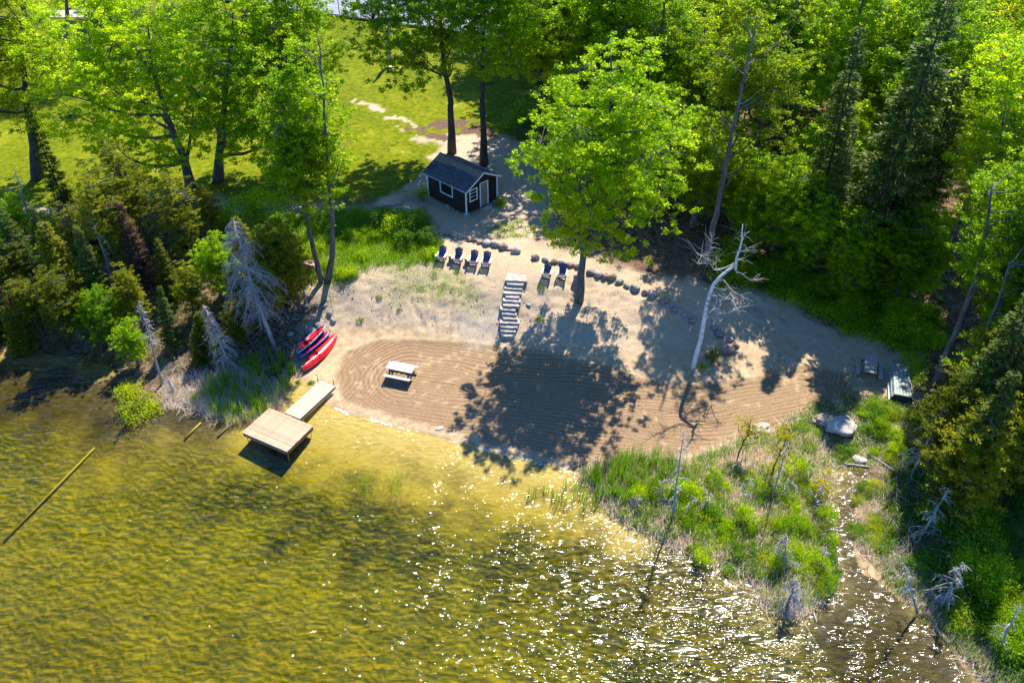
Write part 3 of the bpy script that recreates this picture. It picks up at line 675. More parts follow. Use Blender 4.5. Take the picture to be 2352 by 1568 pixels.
LROW = [(994, 527, 9, 'rock_pale', 'small whitish stone half hidden in the bushes at the start of the boulder row'),
        (1026, 540, 13, 'rock', 'rounded grey boulder first in the open at the bush end of the row'),
        (1042, 541, 15, 'rock', 'grey boulder second from the bushes in the row behind the chairs'),
        (1057, 546, 16, 'rock', 'low broad grey boulder third from the bushes, touching a smaller one'),
        (1068, 547, 10, 'rock', 'small grey boulder squeezed beside the low broad third one'),
        (1078, 552, 13, 'rock_pink', 'pointed purplish boulder behind the third chair'),
        (1090, 553, 13, 'rock', 'small pale grey boulder between two purplish boulders'),
        (1102, 558, 13, 'rock_pink', 'dark purplish boulder just before the largest rounded grey one'),
        (1118, 561, 20, 'rock', 'large rounded grey boulder behind the fourth chair'),
        (1137, 565, 19, 'rock', 'angular grey boulder next past the large rounded one'),
        (1156, 570, 20, 'rock_pink', 'speckled brownish grey boulder with a small stone tucked against it'),
        (1169, 574, 11, 'rock', 'small dark stone between two larger boulders near the row end'),
        (1185, 579, 20, 'rock', 'big grey boulder ending the first stretch of the row'),
        (1230, 594, 18, 'rock_pink', 'lone brownish boulder standing between the two stretches of the row'),
        (1252, 598, 14, 'rock', 'flat grey boulder right behind the chair past the steps'),
        (1273, 603, 16, 'rock_pink', 'purplish boulder seen between the two chairs past the steps'),
        (1292, 607, 18, 'rock_pale', 'pale topped boulder behind the chair nearest the trunk'),
        (1310, 610, 16, 'rock_pink', 'brownish boulder between the last chair and the pointed stone'),
        (1326, 614, 16, 'rock', 'pointed pale grey boulder behind the upright slab'),
        (1357, 627, 18, 'rock', 'low grey boulder first past the big tree trunk'),
        (1372, 632, 18, 'rock', 'many sided grey boulder second past the big tree trunk'),
        (1388, 636, 17, 'rock_pink', 'long low purplish boulder third past the tree trunk'),
        (1406, 640, 19, 'rock_pink', 'dark low boulder fourth past the tree trunk'),
        (1423, 649, 16, 'rock', 'rounded purplish grey boulder fifth past the tree trunk'),
        (1439, 659, 15, 'rock', 'small round pale grey boulder sixth past the tree trunk'),
        (1459, 665, 21, 'rock', 'wedge shaped grey boulder with a sunny top past the small round one'),
        (1483, 673, 15, 'rock_pink', 'dark purplish boulder shaded between two grey ones'),
        (1499, 681, 23, 'rock', 'large oval grey boulder with a pale patch near the row end'),
        (1525, 693, 20, 'rock_pink', 'egg shaped purplish boulder tilted at the row end'),
        (1548, 712, 17, 'rock', 'grey boulder in the shade below the egg shaped one'),
        (1571, 724, 15, 'rock', 'last small grey boulder of the row before the white birch'),
        (1588, 738, 13, 'rock_pink', 'brown stone behind the birch trunk')]
for i, (x, y, s_, mt, lab) in enumerate(LROW):
    rock(x, y - s_ * .25, s_ * 1.1, random.uniform(.75, 1.05), random.uniform(.75, .95), mt, lab, 'boulders edging the terrace', seed=i * 1.7, amp=.3)
rock(1652, 765, 22, .8, .8, 'rock', 'grey boulder under the birch branches, above the pink boulder', None)
rock(1639, 750, 16, .8, .7, 'rock', 'smaller grey boulder topmost of the cluster beside the birch', None)
rock(1676, 776, 17, .7, .6, 'rock', 'flat grey boulder touching the back of the pink boulder', None)
rock(1690, 792, 16, .8, .7, 'rock', 'grey boulder leaning on the end of the pink boulder', None)
rock(1670, 797, 37, .66, .6, 'rock_pink', 'large smooth pinkish boulder with a pale top beside the birch', None, rz=.1, amp=.16)
bigr = rock(1930, 965, 66, .9, .42, 'rock_pale', 'huge rough pale boulder among green weeds near the marsh', None, name='boulder', amp=.45, sub=4, rz=.2)
rock(1890, 955, 50, .6, .5, 'rock_brown', 'low brown crusted rock attached at the side of the huge pale boulder', None, amp=.5, sub=4, rz=.1)
rock(1972, 1052, 26, .8, .5, 'rock_pale', 'pale rock at the head of the creek', None, amp=.4)
rock(1945, 1012, 22, .8, .5, 'rock_pale', 'pale rock peeking from weeds below the huge boulder', None, amp=.4)
rock(1745, 975, 46, .7, .4, 'rock_pale', 'broken grey rubble mound at the edge of the sand', None, amp=.5, sub=4)
rock(648, 598, 60, .45, .35, 'rock_pale', 'long pale ledge rock above the dead spruce', None, amp=.4, sub=4)
rock(710, 597, 66, .4, .33, 'rock_pink', 'long reddish ledge rock beside the twin trunks', None, amp=.4, sub=4)
for i, (x, y, s_, lab) in enumerate([(702, 700, 14, 'grey stone beside the foot of the dark thin trunk'), (733, 745, 22, 'grey stone nearest above the stacked boards'), (712, 755, 26, 'broad grey stone in shade above the stacked boards'),
        (757, 718, 15, 'upright grey stone under the twin trunks'), (765, 735, 13, 'grey stone at the edge of the bank sand'), (745, 700, 14, 'grey stone in the shade of the twin trunks'), (668, 765, 16, 'shaded grey stone near the dead spruce foot')]):
    rock(x, y, s_, .8, .8, 'rock', lab, 'stones in the shaded gully')
rock(1009, 979, 20, .5, .25, 'rock_pale', 'flat pale stone on the raked sand by the water', None, rz=.5)
rock(828, 592, 16, .6, .4, 'rock_pale', 'pale flat stone among the bank weeds', None)
# upright slab beside the tree
g = G(1325, 650); s = obj('stone_slab', MB().box((0, 0, .38), (.52, .34, .8)).mesh('stone_slab'), M['rock']); s.location = g; s.rotation_euler = (.05, 0, -.1)
bev = s.modifiers.new('b', 'BEVEL'); bev.width = .05; bev.segments = 2
tag(s, 'upright squared grey stone block standing against the big tree trunk', 'stone block')

# --- stone steps
ST = [(300, 410, 845), (375, 450, 770), (460, 400, 750), (545, 380, 735), (620, 425, 690), (700, 370, 715), (780, 375, 690), (860, 320, 620), (940, 350, 640), (1030, 370, 660), (1110, 310, 690), (1190, 320, 660), (1275, 325, 620), (1360, 340, 600)]
z_top, z_bot = 3.1, .72
stp = thing('stone_staircase', 'stone slab staircase of fourteen pale steps climbing the sandy bank', 'staircase', G(1168, 775))
bpy.context.view_layer.update()
prevY = None
for i, (zy, zl, zr) in enumerate(ST):
    xl, xr, y = 1110.1 + zl * .12, 1110.1 + zr * .12, 611.5 + (zy - 22) * .12
    gg = G((xl + xr) / 2, y - 2); z = gg.z + .16; z = min(z, prevY - .1) if prevY else z; z = max(z, gg.z + .1); prevY = z
    a = P(xl, y - 1, z); b = P(xr, y + 1.2, z); dep = 1.15 if i == 0 else .62
    n_ = 7; f = MB(); top = []
    for j in range(n_):
        t = j / (n_ - 1); top.append((a[0] + (b[0] - a[0]) * t, a[1] + (b[1] - a[1]) * t + random.uniform(-.035, .035), z + random.uniform(-.012, .012)))
    back = [(p[0] * (.86 if False else 1) + (0 if i else (.16 if j < 2 else -.12 if j > 4 else 0)), p[1] + dep, p[2]) for j, p in enumerate(top)]
    th = .26
    allp = top + back + [(p[0] + random.uniform(-.01, .01), p[1] + .02, p[2] - th) for p in top] + [(p[0], p[1], p[2] - th) for p in back]
    F = []
    for j in range(n_ - 1):
        F += [(j, j + 1, n_ + j + 1, n_ + j), (2 * n_ + j + 1, 2 * n_ + j, 3 * n_ + j, 3 * n_ + j + 1), (2 * n_ + j, 2 * n_ + j + 1, j + 1, j), (n_ + j, n_ + j + 1, 3 * n_ + j + 1, 3 * n_ + j)]
    F += [(0, n_, 3 * n_, 2 * n_), (n_ - 1, 3 * n_ - 1, 4 * n_ - 1, 2 * n_ - 1)]
    f.add([Vector(p) - stp.location for p in allp], F); o = part('step', f, M['slab'], stp)
    bv = o.modifiers.new('b', 'BEVEL'); bv.width = .02; bv.segments = 1
rock(1214, 697, 13, .6, .4, 'slab', 'single loose stone slab lying on the sand beside the steps', None, name='loose_slab', cat='stone')

# --- picnic tables
def picnic(name_lab, pf, pb, mats, length=None, wid=.74, scale=1, grp=None, yawfix=0):
    """pf: px of two front top corners (near long side), pb: two back corners"""
    top = .76; gz = G(*[(pf[0][k] + pf[1][k] + pb[0][k] + pb[1][k]) / 4 for k in (0, 1)]).z
    cs = [Vector(P(x, y, gz + top)) for x, y in (*pf, *pb)]
    ctr = sum(cs, Vector()) / 4; dx = ((cs[1] - cs[0]) + (cs[3] - cs[2])).normalized(); L = length or ((cs[1] - cs[0]).length + (cs[3] - cs[2]).length) / 2
    yaw = math.atan2(dx.y, dx.x) + yawfix
    r = thing('picnic_table', name_lab, 'picnic table', (ctr.x, ctr.y, gz), yaw, grp)
    mt, ml = mats
    nb = 5; bw = wid / nb
    for i in range(nb):
        o = part('top_board', MB().box((0, 0, 0), (L, bw - .012, .04)), M[mt], r); o.location = (0, -wid / 2 + bw * (i + .5), top - .02)
    for s in (-1, 1):
        bn = part('bench', MB().box((0, s * .68, .43), (L, .25, .035)), M[mt], r)
        for q in (-1, 1):
            xx = q * (L / 2 - .28)
            part('leg', MB().beam((xx, s * .2, top - .05), (xx, s * .62, .0), .04, .1, (1, 0, 0)), M[ml], r)
    for q in (-1, 1):
        xx = q * (L / 2 - .24)
        part('bench_bearer', MB().box((xx, 0, .39), (.04, 1.55, .09)), M[ml], r)
        part('top_bearer', MB().box((xx, 0, top - .085), (.04, .68, .08)), M[ml], r)
        part('brace', MB().beam((xx, 0, .4), (q * .15, 0, top - .08), .04, .08, (0, 1, 0)), M[ml], r)
    return r
picnic('pale weathered picnic table standing alone on the raked sand', ((886.5, 845.2), (945.2, 856.8)), ((895.7, 829.4), (951.8, 840.6)), ('picnic', 'picnic_leg'), 1.85)
picnic('brown weathered picnic table beside the overturned rowboat', ((1984.2, 847.4), (1985.7, 816.8)), ((2015.8, 855.6), (2016.3, 818.9)), ('picnic2', 'picnic_leg'), 1.85)

# --- overturned aluminium boat
gb = G(2072, 880); n0 = Vector(P(2075, 908.5, gb.z + .5)); f0 = Vector(P(2067.5, 821, gb.z + .5))
dv = (f0 - n0); L = 3.9; dv.normalize()
bt = thing('rowboat', 'pale green aluminium flat bottomed rowboat lying upside down beside the brown picnic table', 'boat', (n0.x, n0.y, gb.z - .02), math.atan2(dv.y, dv.x))
hl = MB(); secs = []
for i in range(15):
    t = i / 14; x = t * L; wb_ = .5 * (1 - .0 * t) * (1 if t < .7 else 1 - .22 * ((t - .7) / .3) ** 2); wt = .68 * (1 if t < .65 else 1 - .2 * ((t - .65) / .35) ** 2)
    zt = .52 - (.0 if t < .75 else .26 * ((t - .75) / .25) ** 2)
    secs.append([(x, -wt, .03), (x, -wt * .96 + .0, .12), (x, -(wb_ + wt) / 2, .3), (x, -wb_, zt), (x, -wb_ * .33, zt + .012), (x, wb_ * .33, zt + .012), (x, wb_, zt), (x, (wb_ + wt) / 2, .3), (x, wt * .96, .12), (x, wt, .03)])
V = [p for s_ in secs for p in s_]; F = [(i * 10 + j, i * 10 + j + 1, i * 10 + 11 + j, i * 10 + 10 + j) for i in range(14) for j in range(9)]
V += [(p[0] + (.02 if p[0] < .1 else 0), p[1] * .97, p[2] - .02) for p in V]
F += [tuple(150 + q for q in reversed(f_)) for f_ in F]
hl.add(V, F); F2 = [tuple(range(140, 150))]; hl.F += F2
part('hull', hl, M['boat'], bt)
part('transom', MB().add([(.06, y * .94, z - .02) for x, y, z in secs[0]] + [(.1, y * .94, z - .02) for x, y, z in secs[0]], [tuple(range(10)), tuple(reversed(range(10, 20)))] + [(j, j + 1, 11 + j, 10 + j) for j in range(9)]), M['post'], bt)
for yy in (-.42, -.25, -.08, .1, .27, .42):
    part('keel_rib', MB().tube([(.03, yy, .535), (L * .7, yy, .535), (L * .88, yy * .95, .49), (L * .97, yy * .85, .36)], .016, 5), M['alu'], bt)
for s in (-1, 1):
    part('gunwale', MB().tube([(.02, s * .7, .04), (L * .6, s * .7, .04), (L * .85, s * .63, .04), (L, s * .55, .04)], .025, 6), M['alu'], bt)
    part('side_rib', MB().tube([(.02, s * .6, .33), (L * .7, s * .6, .33), (L, s * .48, .2)], .014, 5), M['alu'], bt)

# --- canoe and stacked kayaks
def hull(L, W, Hh, n=25, m=12, power=.75, keel=.0, rock_=.12, full=1.0):
    V, F = [], []
    for i in range(n):
        t = -1 + 2 * i / (n - 1); wd = W / 2 * max(0.02, (1 - abs(t) ** (2 * full))) ** power; hh = Hh * (1 - .25 * t * t)
        for j in range(m + 1):
            a = math.pi * j / m; y = -math.cos(a) * wd; z = math.sin(a) ** .75 * hh - rock_ * t * t * 0
            z += keel * math.exp(-(y / (W * .09)) ** 2) 
            V.append((t * L / 2, y, z))
    for i in range(n - 1):
        for j in range(m): q = i * (m + 1) + j; F.append((q, q + m + 1, q + m + 2, q + 1))
    return V, F
c1 = Vector(P(785, 749, .75)); c2 = Vector(P(696, 849.5, .42)); mid = (c1 + c2) / 2; d = (c1 - c2); Lc = d.length
cg = G(744, 806)
cn = thing('canoe', 'glossy red canoe lying upside down on the sand in front of the kayaks', 'canoe', (mid.x, mid.y, cg.z - .02), math.atan2(d.y, d.x))
V, F = hull(Lc, .95, .42, keel=.025, n=33, m=14, power=.8)
V += [(x, y * .97, z - .02) for x, y, z in V]; nn0 = len(V) // 2; F += [tuple(nn0 + q for q in reversed(f_)) for f_ in F]
hh_ = part('hull', MB().add(V, F), M['red'], cn, True)
for s in (-1, 1):
    pts = [(-1 + 2 * i / 16) for i in range(17)]
    part('gunwale', MB().tube([(t * Lc / 2, s * .475 * max(.02, 1 - t * t) ** .8, .02) for t in pts], .018, 5), M['red'], cn)
part('thwart', MB().box((.3, 0, .03), (.08, .84, .03)), M['frame_wood'], cn)
cn.rotation_euler[0] = R_(-7)
def kayak(p1, p2, z, lab, rim, deck, wd=.72, tilt=-30, fins=True):
    a = Vector(P(*p1, z[0])); b = Vector(P(*p2, z[1])); m_ = (a + b) / 2; d = a - b; L = d.length
    k = thing('kayak', lab, 'kayak', m_, 0, 'stacked red and blue kayaks')
    d.normalize(); zr = Matrix.Rotation(math.atan2(d.y, d.x), 4, 'Z') @ Matrix.Rotation(-math.asin(d.z), 4, 'Y') @ Matrix.Rotation(R_(tilt), 4, 'X')
    k.rotation_euler = zr.to_euler()
    V, F = hull(L, wd, .16, n=21, m=8, power=.55); V = [(x, y, -z_) for x, y, z_ in V]; F = [tuple(reversed(f_)) for f_ in F]
    part('hull', MB().add(V, F), M[rim], k, True)
    rimp = [(math.cos(q) * 1.0, math.sin(q)) for q in np.linspace(0, 2 * math.pi, 41)]
    ring = [((-1 + 2 * i / 20) * L / 2, s * wd / 2 * max(.03, 1 - (-1 + 2 * i / 20) ** 2) ** .55, .0) for s in (-1,) for i in range(21)]
    ring2 = [(x, -y, z_) for x, y, z_ in reversed(ring)]
    part('rim', MB().tube(ring + ring2, .045, 6), M[rim], k, True)
    # deck with a long cockpit well
    V, F = [], []; n_ = 21; m_2 = 10
    for i in range(n_):
        t = -1 + 2 * i / (n_ - 1); w_ = wd / 2 * max(.02, 1 - t * t) ** .55 * .9
        for j in range(m_2 + 1):
            s = -1 + 2 * j / m_2; r2 = (t / .62) ** 2 + (s / .62) ** 2; zz = .05 * (1 - s * s) + .03 - (.13 * sstep(1.15, .7, r2) if True else 0)
            V.append((t * L / 2 * .96, s * w_, float(zz)))
    for i in range(n_ - 1):
        for j in range(m_2): q = i * (m_2 + 1) + j; F.append((q, q + m_2 + 1, q + m_2 + 2, q + 1))
    part('deck', MB().add(V, F), M[deck], k, True)
    part('seat', MB().box((-.25, 0, .0), (.4, wd * .42, .05)).box((-.47, 0, .09), (.05, wd * .42, .2)), M['darkred'], k)
    for s in (-1, 1): part('carry_strap', MB().tube([(s * L * .28, -wd * .3, .06), (s * L * .28, -wd * .42, .1), (s * L * .27, -wd * .52, .03)], .018, 5), M['strap'], k)
    if fins: part('fin', MB().add([(-L / 2 + .35, 0, -.1), (-L / 2 + .15, 0, -.1), (-L / 2 + .1, 0, -.32), (-L / 2 + .2, .02, -.3), (-L / 2 + .36, .03, -.1), (-L / 2 + .15, .03, -.1)], [(0, 1, 2, 3), (4, 3, 2, 5), (0, 3, 4), (1, 5, 2)]), M[rim], k)
    return k
kayak((747, 744), (683, 809), (1.25, .85), 'topmost kayak of the stack with red deck and bright cyan rim', 'cyan', 'red', .8, -14)
kayak((757, 760), (684, 823), (.95, .55), 'middle kayak with dark red deck and blue rim under the topmost one', 'blue', 'darkred', .74, -18)
kayak((736, 748), (685, 798), (.85, .55), 'lowest kayak showing behind the topmost one, grey blue rim and dark red deck', 'tarp', 'darkred', .74, -4, False)

# --- docks
dk = [Vector(P(x, y, .48)) for x, y in ((552, 992), (622, 937), (719, 978), (660, 1037))]
ctr = sum(dk, Vector()) / 4; ux = ((dk[2] - dk[1]) + (dk[3] - dk[0])).normalized(); LX = ((dk[2] - dk[1]).length + (dk[3] - dk[0]).length) / 2
yw = math.atan2(ux.y, ux.x); LY = ((dk[1] - dk[0]).length + (dk[2] - dk[3]).length) / 2
fl = thing('swim_platform', 'square cedar plank swimming platform standing in the shallow water', 'dock', (ctr.x, ctr.y, 0), yw)
nb = 17; bw = LY / nb
for i in range(nb):
    o = part('deck_board', MB().box((0, 0, 0), (LX + random.uniform(-.02, .02), bw - .016, .035)), M['deck_red'], fl); o.location = (0, -LY / 2 + bw * (i + .5), .465 + random.uniform(-.002, .002))
for s in (-1, 1):
    part('side_beam', MB().box((s * (LX / 2 - .06), 0, .3), (.05, LY - .06, .29)), M['frame_wood'], fl)
    part('side_beam', MB().box((0, s * (LY / 2 - .06), .3), (LX - .2, .05, .29)), M['frame_wood'], fl)
    part('metal_strip', MB().box((0, s * (LY / 2 - .025), .22), (LX - .2, .012, .05)), M['alu'], fl)
    for q in (-1, 1):
        part('leg', MB().tube([(q * (LX / 2 - .16), s * (LY / 2 - .16), .44), (q * (LX / 2 - .16), s * (LY / 2 - .16), -1.3)], .025, 8), M['alu'], fl)
dk2 = [Vector(P(x, y, .5)) for x, y in ((739, 875), (768, 886), (688, 963), (655, 947))]
a = (dk2[0] + dk2[1]) / 2; b = (dk2[2] + dk2[3]) / 2; d = a - b; L = d.length; W = 1.22; ctr = (a + b) / 2
gw = thing('gangway', 'narrow pale plank gangway leading from the sand to the platform', 'dock', (ctr.x, ctr.y, 0), math.atan2(d.y, d.x))
for i in range(8):
    bw = W / 8; o = part('deck_board', MB().box((0, 0, 0), (L, bw - .014, .035)), M['deck_pale'], gw); o.location = (0, -W / 2 + bw * (i + .5), .5)
for s in (-1, 1):
    part('side_beam', MB().box((0, s * (W / 2 - .03), .405), (L - .02, .045, .15)), M['frame_wood'], gw)
    part('metal_strip', MB().box((0, s * (W / 2 + .002), .33), (L - .4, .01, .035)), M['alu'], gw)
    part('leg', MB().tube([(-L / 2 + .3, s * (W / 2 - .08), .45), (-L / 2 + .3, s * (W / 2 - .08), -.9)], .025, 8), M['alu'], gw)
for (x, y, lab) in ((730, 873, 'thin steel stake at the shore end of the gangway on the reed side'), (767, 884, 'thin steel stake at the shore end of the gangway on the sand side')):
    g = Vector(P(x, y, .4)); st = MB().tube([(0, 0, -.4), (0, 0, .5)], .022, 6).mesh('stake'); o = obj('metal_stake', st, M['post']); o.location = g; tag(o, lab, 'stake', 'gangway stakes')
# --- driftwood and sunken logs
def logo(p1, p2, r, mat, lab, z=None, cat='log'):
    a = G(*p1); b = G(*p2)
    a.z += r; b.z += r
    if z is not None: a.z = z[0]; b.z = z[1]
    o = MB().tube([a - (a + b) / 2, Vector((0, 0, .02)), b - (a + b) / 2], [r, r * .9, r * .8], 8).build('log', M[mat], None, True); o.location = (a + b) / 2
    return tag(o, lab, cat)
logo((1316, 1076), (1350, 1059), .1, 'log', 'short peeled yellow log lying at the water edge')
logo((872, 478), (925, 470), .09, 'deadwood', 'pale bare log in the grass near the cabin')
logo((10, 1245), (218, 1030), .07, 'sunk', 'long pale sunken log slanting under the water')
logo((2147, 1438), (2176, 1476), .1, 'log', 'orange brown log floating near the shaded shore', z=(.03, .02))
logo((500, 1005), (548, 960), .07, 'sunk', 'yellow sunken log beside the reeds near the platform')
logo((425, 1010), (462, 972), .07, 'sunk', 'forked yellow sunken log off the low juniper bush')
logo((1938, 1067), (1996, 1074), .07, 'deadwood', 'grey driftwood log across the head of the creek')
logo((2130, 945), (2095, 1100), .05, 'deadwood', 'long thin grey fallen pole below the overturned boat')
logo((1990, 1040), (2065, 1090), .05, 'deadwood', 'bare grey fallen pole lying over the creek bank')
# --- objects in the shade under the trees
g = G(1315, 556); br = thing('fire_drum', 'dark steel drum half hidden under the big tree leaves', 'drum', g)
part('drum_wall', MB().tube([(0, 0, 0), (0, 0, .6)], .3, 14, False).tube([(0, 0, .02), (0, 0, .6)], .27, 14, False), M['post'], br)
part('drum_rim', MB().tube([(.3 * math.cos(a_), .3 * math.sin(a_), .6) for a_ in np.linspace(0, 2 * math.pi, 15)], .015, 5, False), M['alu'], br)
g = G(1278, 336); tb = thing('folding_table', 'small dark blue table standing by the tree trunks at the forest edge', 'table', g)
part('table_top', MB().box((0, 0, .72), (1.1, .7, .04)), M['tarp'], tb)
part('top_edge', MB().box((0, -.37, .73), (1.14, .02, .06)).box((0, .37, .73), (1.14, .02, .06)).box((-.56, 0, .73), (.02, .72, .06)).box((.56, 0, .73), (.02, .72, .06)), M['trim'], tb)
for sx in (-1, 1):
    for sy in (-1, 1): part('leg', MB().box((sx * .48, sy * .28, .35), (.05, .05, .7)), M['post'], tb)
# --- tennis court
ct = [G(548, 30), G(905, 62)]
c0 = Vector(P(730, 38, 3.5)); c1_ = Vector(P(905, 62, 3.5)); dcx = (c1_ - c0).normalized(); dcy = Vector((-dcx.y, dcx.x, 0))
cz = max(hz(c0.x + dcx.x * s + dcy.x * q, c0.y + dcx.y * s + dcy.y * q) for s in (-14, 0, 14, 28) for q in (0, 15, 36)) + .03
court = thing('tennis_court', 'grey painted sports court with white lines and a dark wire fence', 'sports court', (c0.x, c0.y, cz), math.atan2(dcx.y, dcx.x))
part('court_surface', MB().box((6, 19, -.1), (42, 38, .2)), M['court'], court)
for i, (a_, b_) in enumerate([((-10, 3), (24, 3)), ((-10, 3), (-10, 33)), ((2, 3), (2, 33)), ((13, 3), (13, 33)), ((24, 3), (24, 33)), ((-10, 10), (24, 10)), ((-10, 18), (24, 18)), ((7.5, 10), (7.5, 26)), ((-4, 3), (-4, 33))]):
    part('court_line', MB().beam((a_[0], a_[1], .006), (b_[0], b_[1], .006), .09, .004), M['line'], court)
fe = thing('wire_fence', 'dark steel post and wire fence along the near side of the court', 'fence', (c0.x - dcy.x * .4, c0.y - dcy.y * .4, cz), math.atan2(dcx.y, dcx.x))
for i in range(14): part('post', MB().tube([(-15 + i * 3.1, 0, -.3), (-15 + i * 3.1, 0, 3.0)], .045, 6), M['post'], fe)
part('rail', MB().tube([(-15, 0, 3), (25.3, 0, 3)], .025, 5), M['post'], fe); part('rail', MB().tube([(-15, 0, .1), (25.3, 0, .1)], .02, 5), M['post'], fe)
wm = MB()
for i in range(100): wm.tube([(-15 + i * .403, 0, .1), (-15 + i * .403, 0, 3)], .004, 3, False)
for i in range(9): wm.tube([(-15, 0, .4 + i * .3), (25.3, 0, .4 + i * .3)], .004, 3, False)
part('wire_mesh', wm, M['post'], fe)
g = Vector(P(172, 34, 3.4)); pd = MB().box((0, 0, 0), (5.5, 3, .12)).build('concrete_pad', M['slab']); pd.location = (g.x, g.y, hz(g.x, g.y) + .03); tag(pd, 'pale concrete pad on the far lawn behind the trees', 'paving')
# --- foam at the shoreline
fm = MB(); sp = [Vector(P(x, y, 0)) for x, y in ((770, 934), (800, 948), (850, 960), (900, 975), (1000, 1000), (1100, 1026), (1200, 1050), (1300, 1076))]
for _ in range(420):
    k = random.randrange(len(sp) - 1); t = random.random(); p = sp[k].lerp(sp[k + 1], t)
    if mnoise.noise(Vector((p.x * .9, p.y * .9, 3))) < -.05: continue
    p = p + Vector((0, random.gauss(-.12, .08), .012)); r1 = random.uniform(.02, .08); r2 = random.uniform(.008, .02); n_ = 6; an = random.uniform(-.6, .1)
    ring = [(r1 * math.cos(q) * random.uniform(.7, 1.2), r2 * math.sin(q) * random.uniform(.7, 1.2)) for q in np.linspace(0, 2 * math.pi, n_, endpoint=False)]
    ca, sa = math.cos(an), math.sin(an); dn = hz(p.x, p.y); zz = max(.012, dn + .012)
    fm.add([(p.x + x * ca - y * sa, p.y + x * sa + y * ca, zz) for x, y in ring] + [(p.x, p.y, zz + .006)], [(q, (q + 1) % n_, n_) for q in range(n_)])
tag(fm.build('foam', M['foam']), 'white foam flecks along the beach waterline', 'foam', kind='stuff')
# ------------------------------------------------------------------ trees
def pcat(*a): return np.concatenate(a, 0)
def curve(a, b, sag, n=5, rnd=random):
    a = Vector(a); b = Vector(b); L = (b - a).length; out = []
    w1 = Vector((rnd.gauss(0, 1), rnd.gauss(0, 1), rnd.gauss(0, .5))) * L * .05
    for i in range(n):
        t = i / (n - 1); p = a.lerp(b, t) + Vector((0, 0, sag * L * math.sin(math.pi * t))) + w1 * math.sin(math.pi * t) + Vector((rnd.gauss(0, 1), rnd.gauss(0, 1), rnd.gauss(0, 1))) * L * .012 * (0 < i < n - 1)
        out.append(p)
    return out
def decid(seed, path, r0, cb, Rc, ctop, ntips=170, lpt=85, leaf=.19, nl=12, clump=.5, ell=None, cen=None, shell=.42, flat=.55, mleaf='leaf', bark='bark', vbias=0):
    """path: trunk polyline (local), cb: crown base z, Rc: crown radius, ctop: crown top z. Returns (trunk mesh, crown mesh)"""
    rn = random.Random(seed); rg = np.random.default_rng(seed)
    path = [Vector(p) for p in path]; H = path[-1].z
    mb = MB(); n = len(path); rad = [r0 * (1 - .86 * max(0, p.z / H) ** .9) for p in path]; rad[0] *= 1.25
    fine = []; fr = []
    for i in range(n - 1):
        for k in range(3): t = k / 3; fine.append(path[i].lerp(path[i + 1], t) + Vector((rn.gauss(0, .03), rn.gauss(0, .03), 0)) * (i + k > 0)); fr.append(rad[i] * (1 - t) + rad[i + 1] * t)
    fine.append(path[-1]); fr.append(rad[-1]); mb.tube(fine, fr, 9)
    def on_trunk(z):
        for i in range(len(fine) - 1):
            if fine[i + 1].z >= z: t = (z - fine[i].z) / max(1e-3, fine[i + 1].z - fine[i].z); return fine[i].lerp(fine[i + 1], max(0, min(1, t))), fr[i]
        return fine[-1], fr[-1]
    zc = (cb + ctop) / 2; hz_ = (ctop - cb) / 2
    if cen is None:
        q = on_trunk(zc)[0]; cen = (q.x, q.y)
    cx, cy = cen; ex, ey = ell or (1, 1)
    # lobes give the crown an uneven outline
    lob = [(rn.uniform(0, 6.28), rn.uniform(-.9, 1), rn.uniform(.3, .8), rn.uniform(-.28, .22)) for _ in range(12)]
    def env(d):
        an = math.atan2(d.y, d.x); s = 1.
        for a, zz, wdt, amp in lob:
            q = Vector((math.cos(a) * math.sqrt(1 - min(.99, zz * zz)), math.sin(a) * math.sqrt(1 - min(.99, zz * zz)), zz)).dot(d)
            s += amp * max(0, (q - (1 - wdt * .5)) / (wdt * .5))
        return s
    def point(r):
        d = Vector((rn.gauss(0, 1), rn.gauss(0, 1), rn.gauss(0, 1))).normalized(); s = env(d) * r
        tz = d.z; bell = 1 - .25 * max(0, tz) ** 2
        return Vector((cx + d.x * Rc * s * ex * bell, cy + d.y * Rc * s * ey * bell, zc + d.z * hz_ * s))
    limbs = []
    for i in range(nl):
        a = i * 2.4 + rn.uniform(-.4, .4); u = (i + .5) / nl
        ez = cb + (ctop - cb) * (u * .85 + .08); rr = Rc * .72 * math.sqrt(max(.1, 1 - ((ez - zc) / hz_) ** 2)) * rn.uniform(.8, 1.1)
        e = Vector((cx + math.cos(a) * rr * ex, cy + math.sin(a) * rr * ey, ez)); st, sr = on_trunk(min(H * .97, max(cb * .75, ez - rr * rn.uniform(.5, .9))))
        c = curve(st, e, -.08, 6, rn); r_ = max(.035, sr * .5); mb.tube(c, [r_ * (1 - .75 * k / 5) for k in range(6)], 6, False); limbs.append((c, r_))
    lp = [p for c, _ in limbs for p in c[1:]] + [p for p in fine if p.z > cb]
    LPA = np.array(lp)
    tips = []
    for k in range(ntips):
        for _ in range(8):
            p = point(rn.random() ** shell)
            if p.z > .8: break
        dd = LPA - np.array(p); q = lp[int(np.argmin((dd ** 2).sum(1) + np.maximum(0, -dd[:, 2] * -1) * .5))]
        if (p - q).length > .3: mb.tube(curve(q, p, .05, 4, rn), [.028, .02, .013, .006], 3, False)
        tips.append(p)
    T = np.array(tips); C = []; 
    cs = rg.uniform(.6, 1.35, len(T)) * clump
    idx = np.repeat(np.arange(len(T)), (lpt * (cs / clump) ** 1.6).astype(int))
    off = rg.normal(size=(len(idx), 3)) * np.array([1, 1, flat]) * cs[idx][:, None]
    # three or four sprays inside each clump
    sub = rg.normal(size=(len(T), 6, 3)) * np.array([1, 1, flat]); sid = rg.integers(0, 6, len(idx))
    off = sub[idx, sid] * cs[idx][:, None] * .9 + off * .26
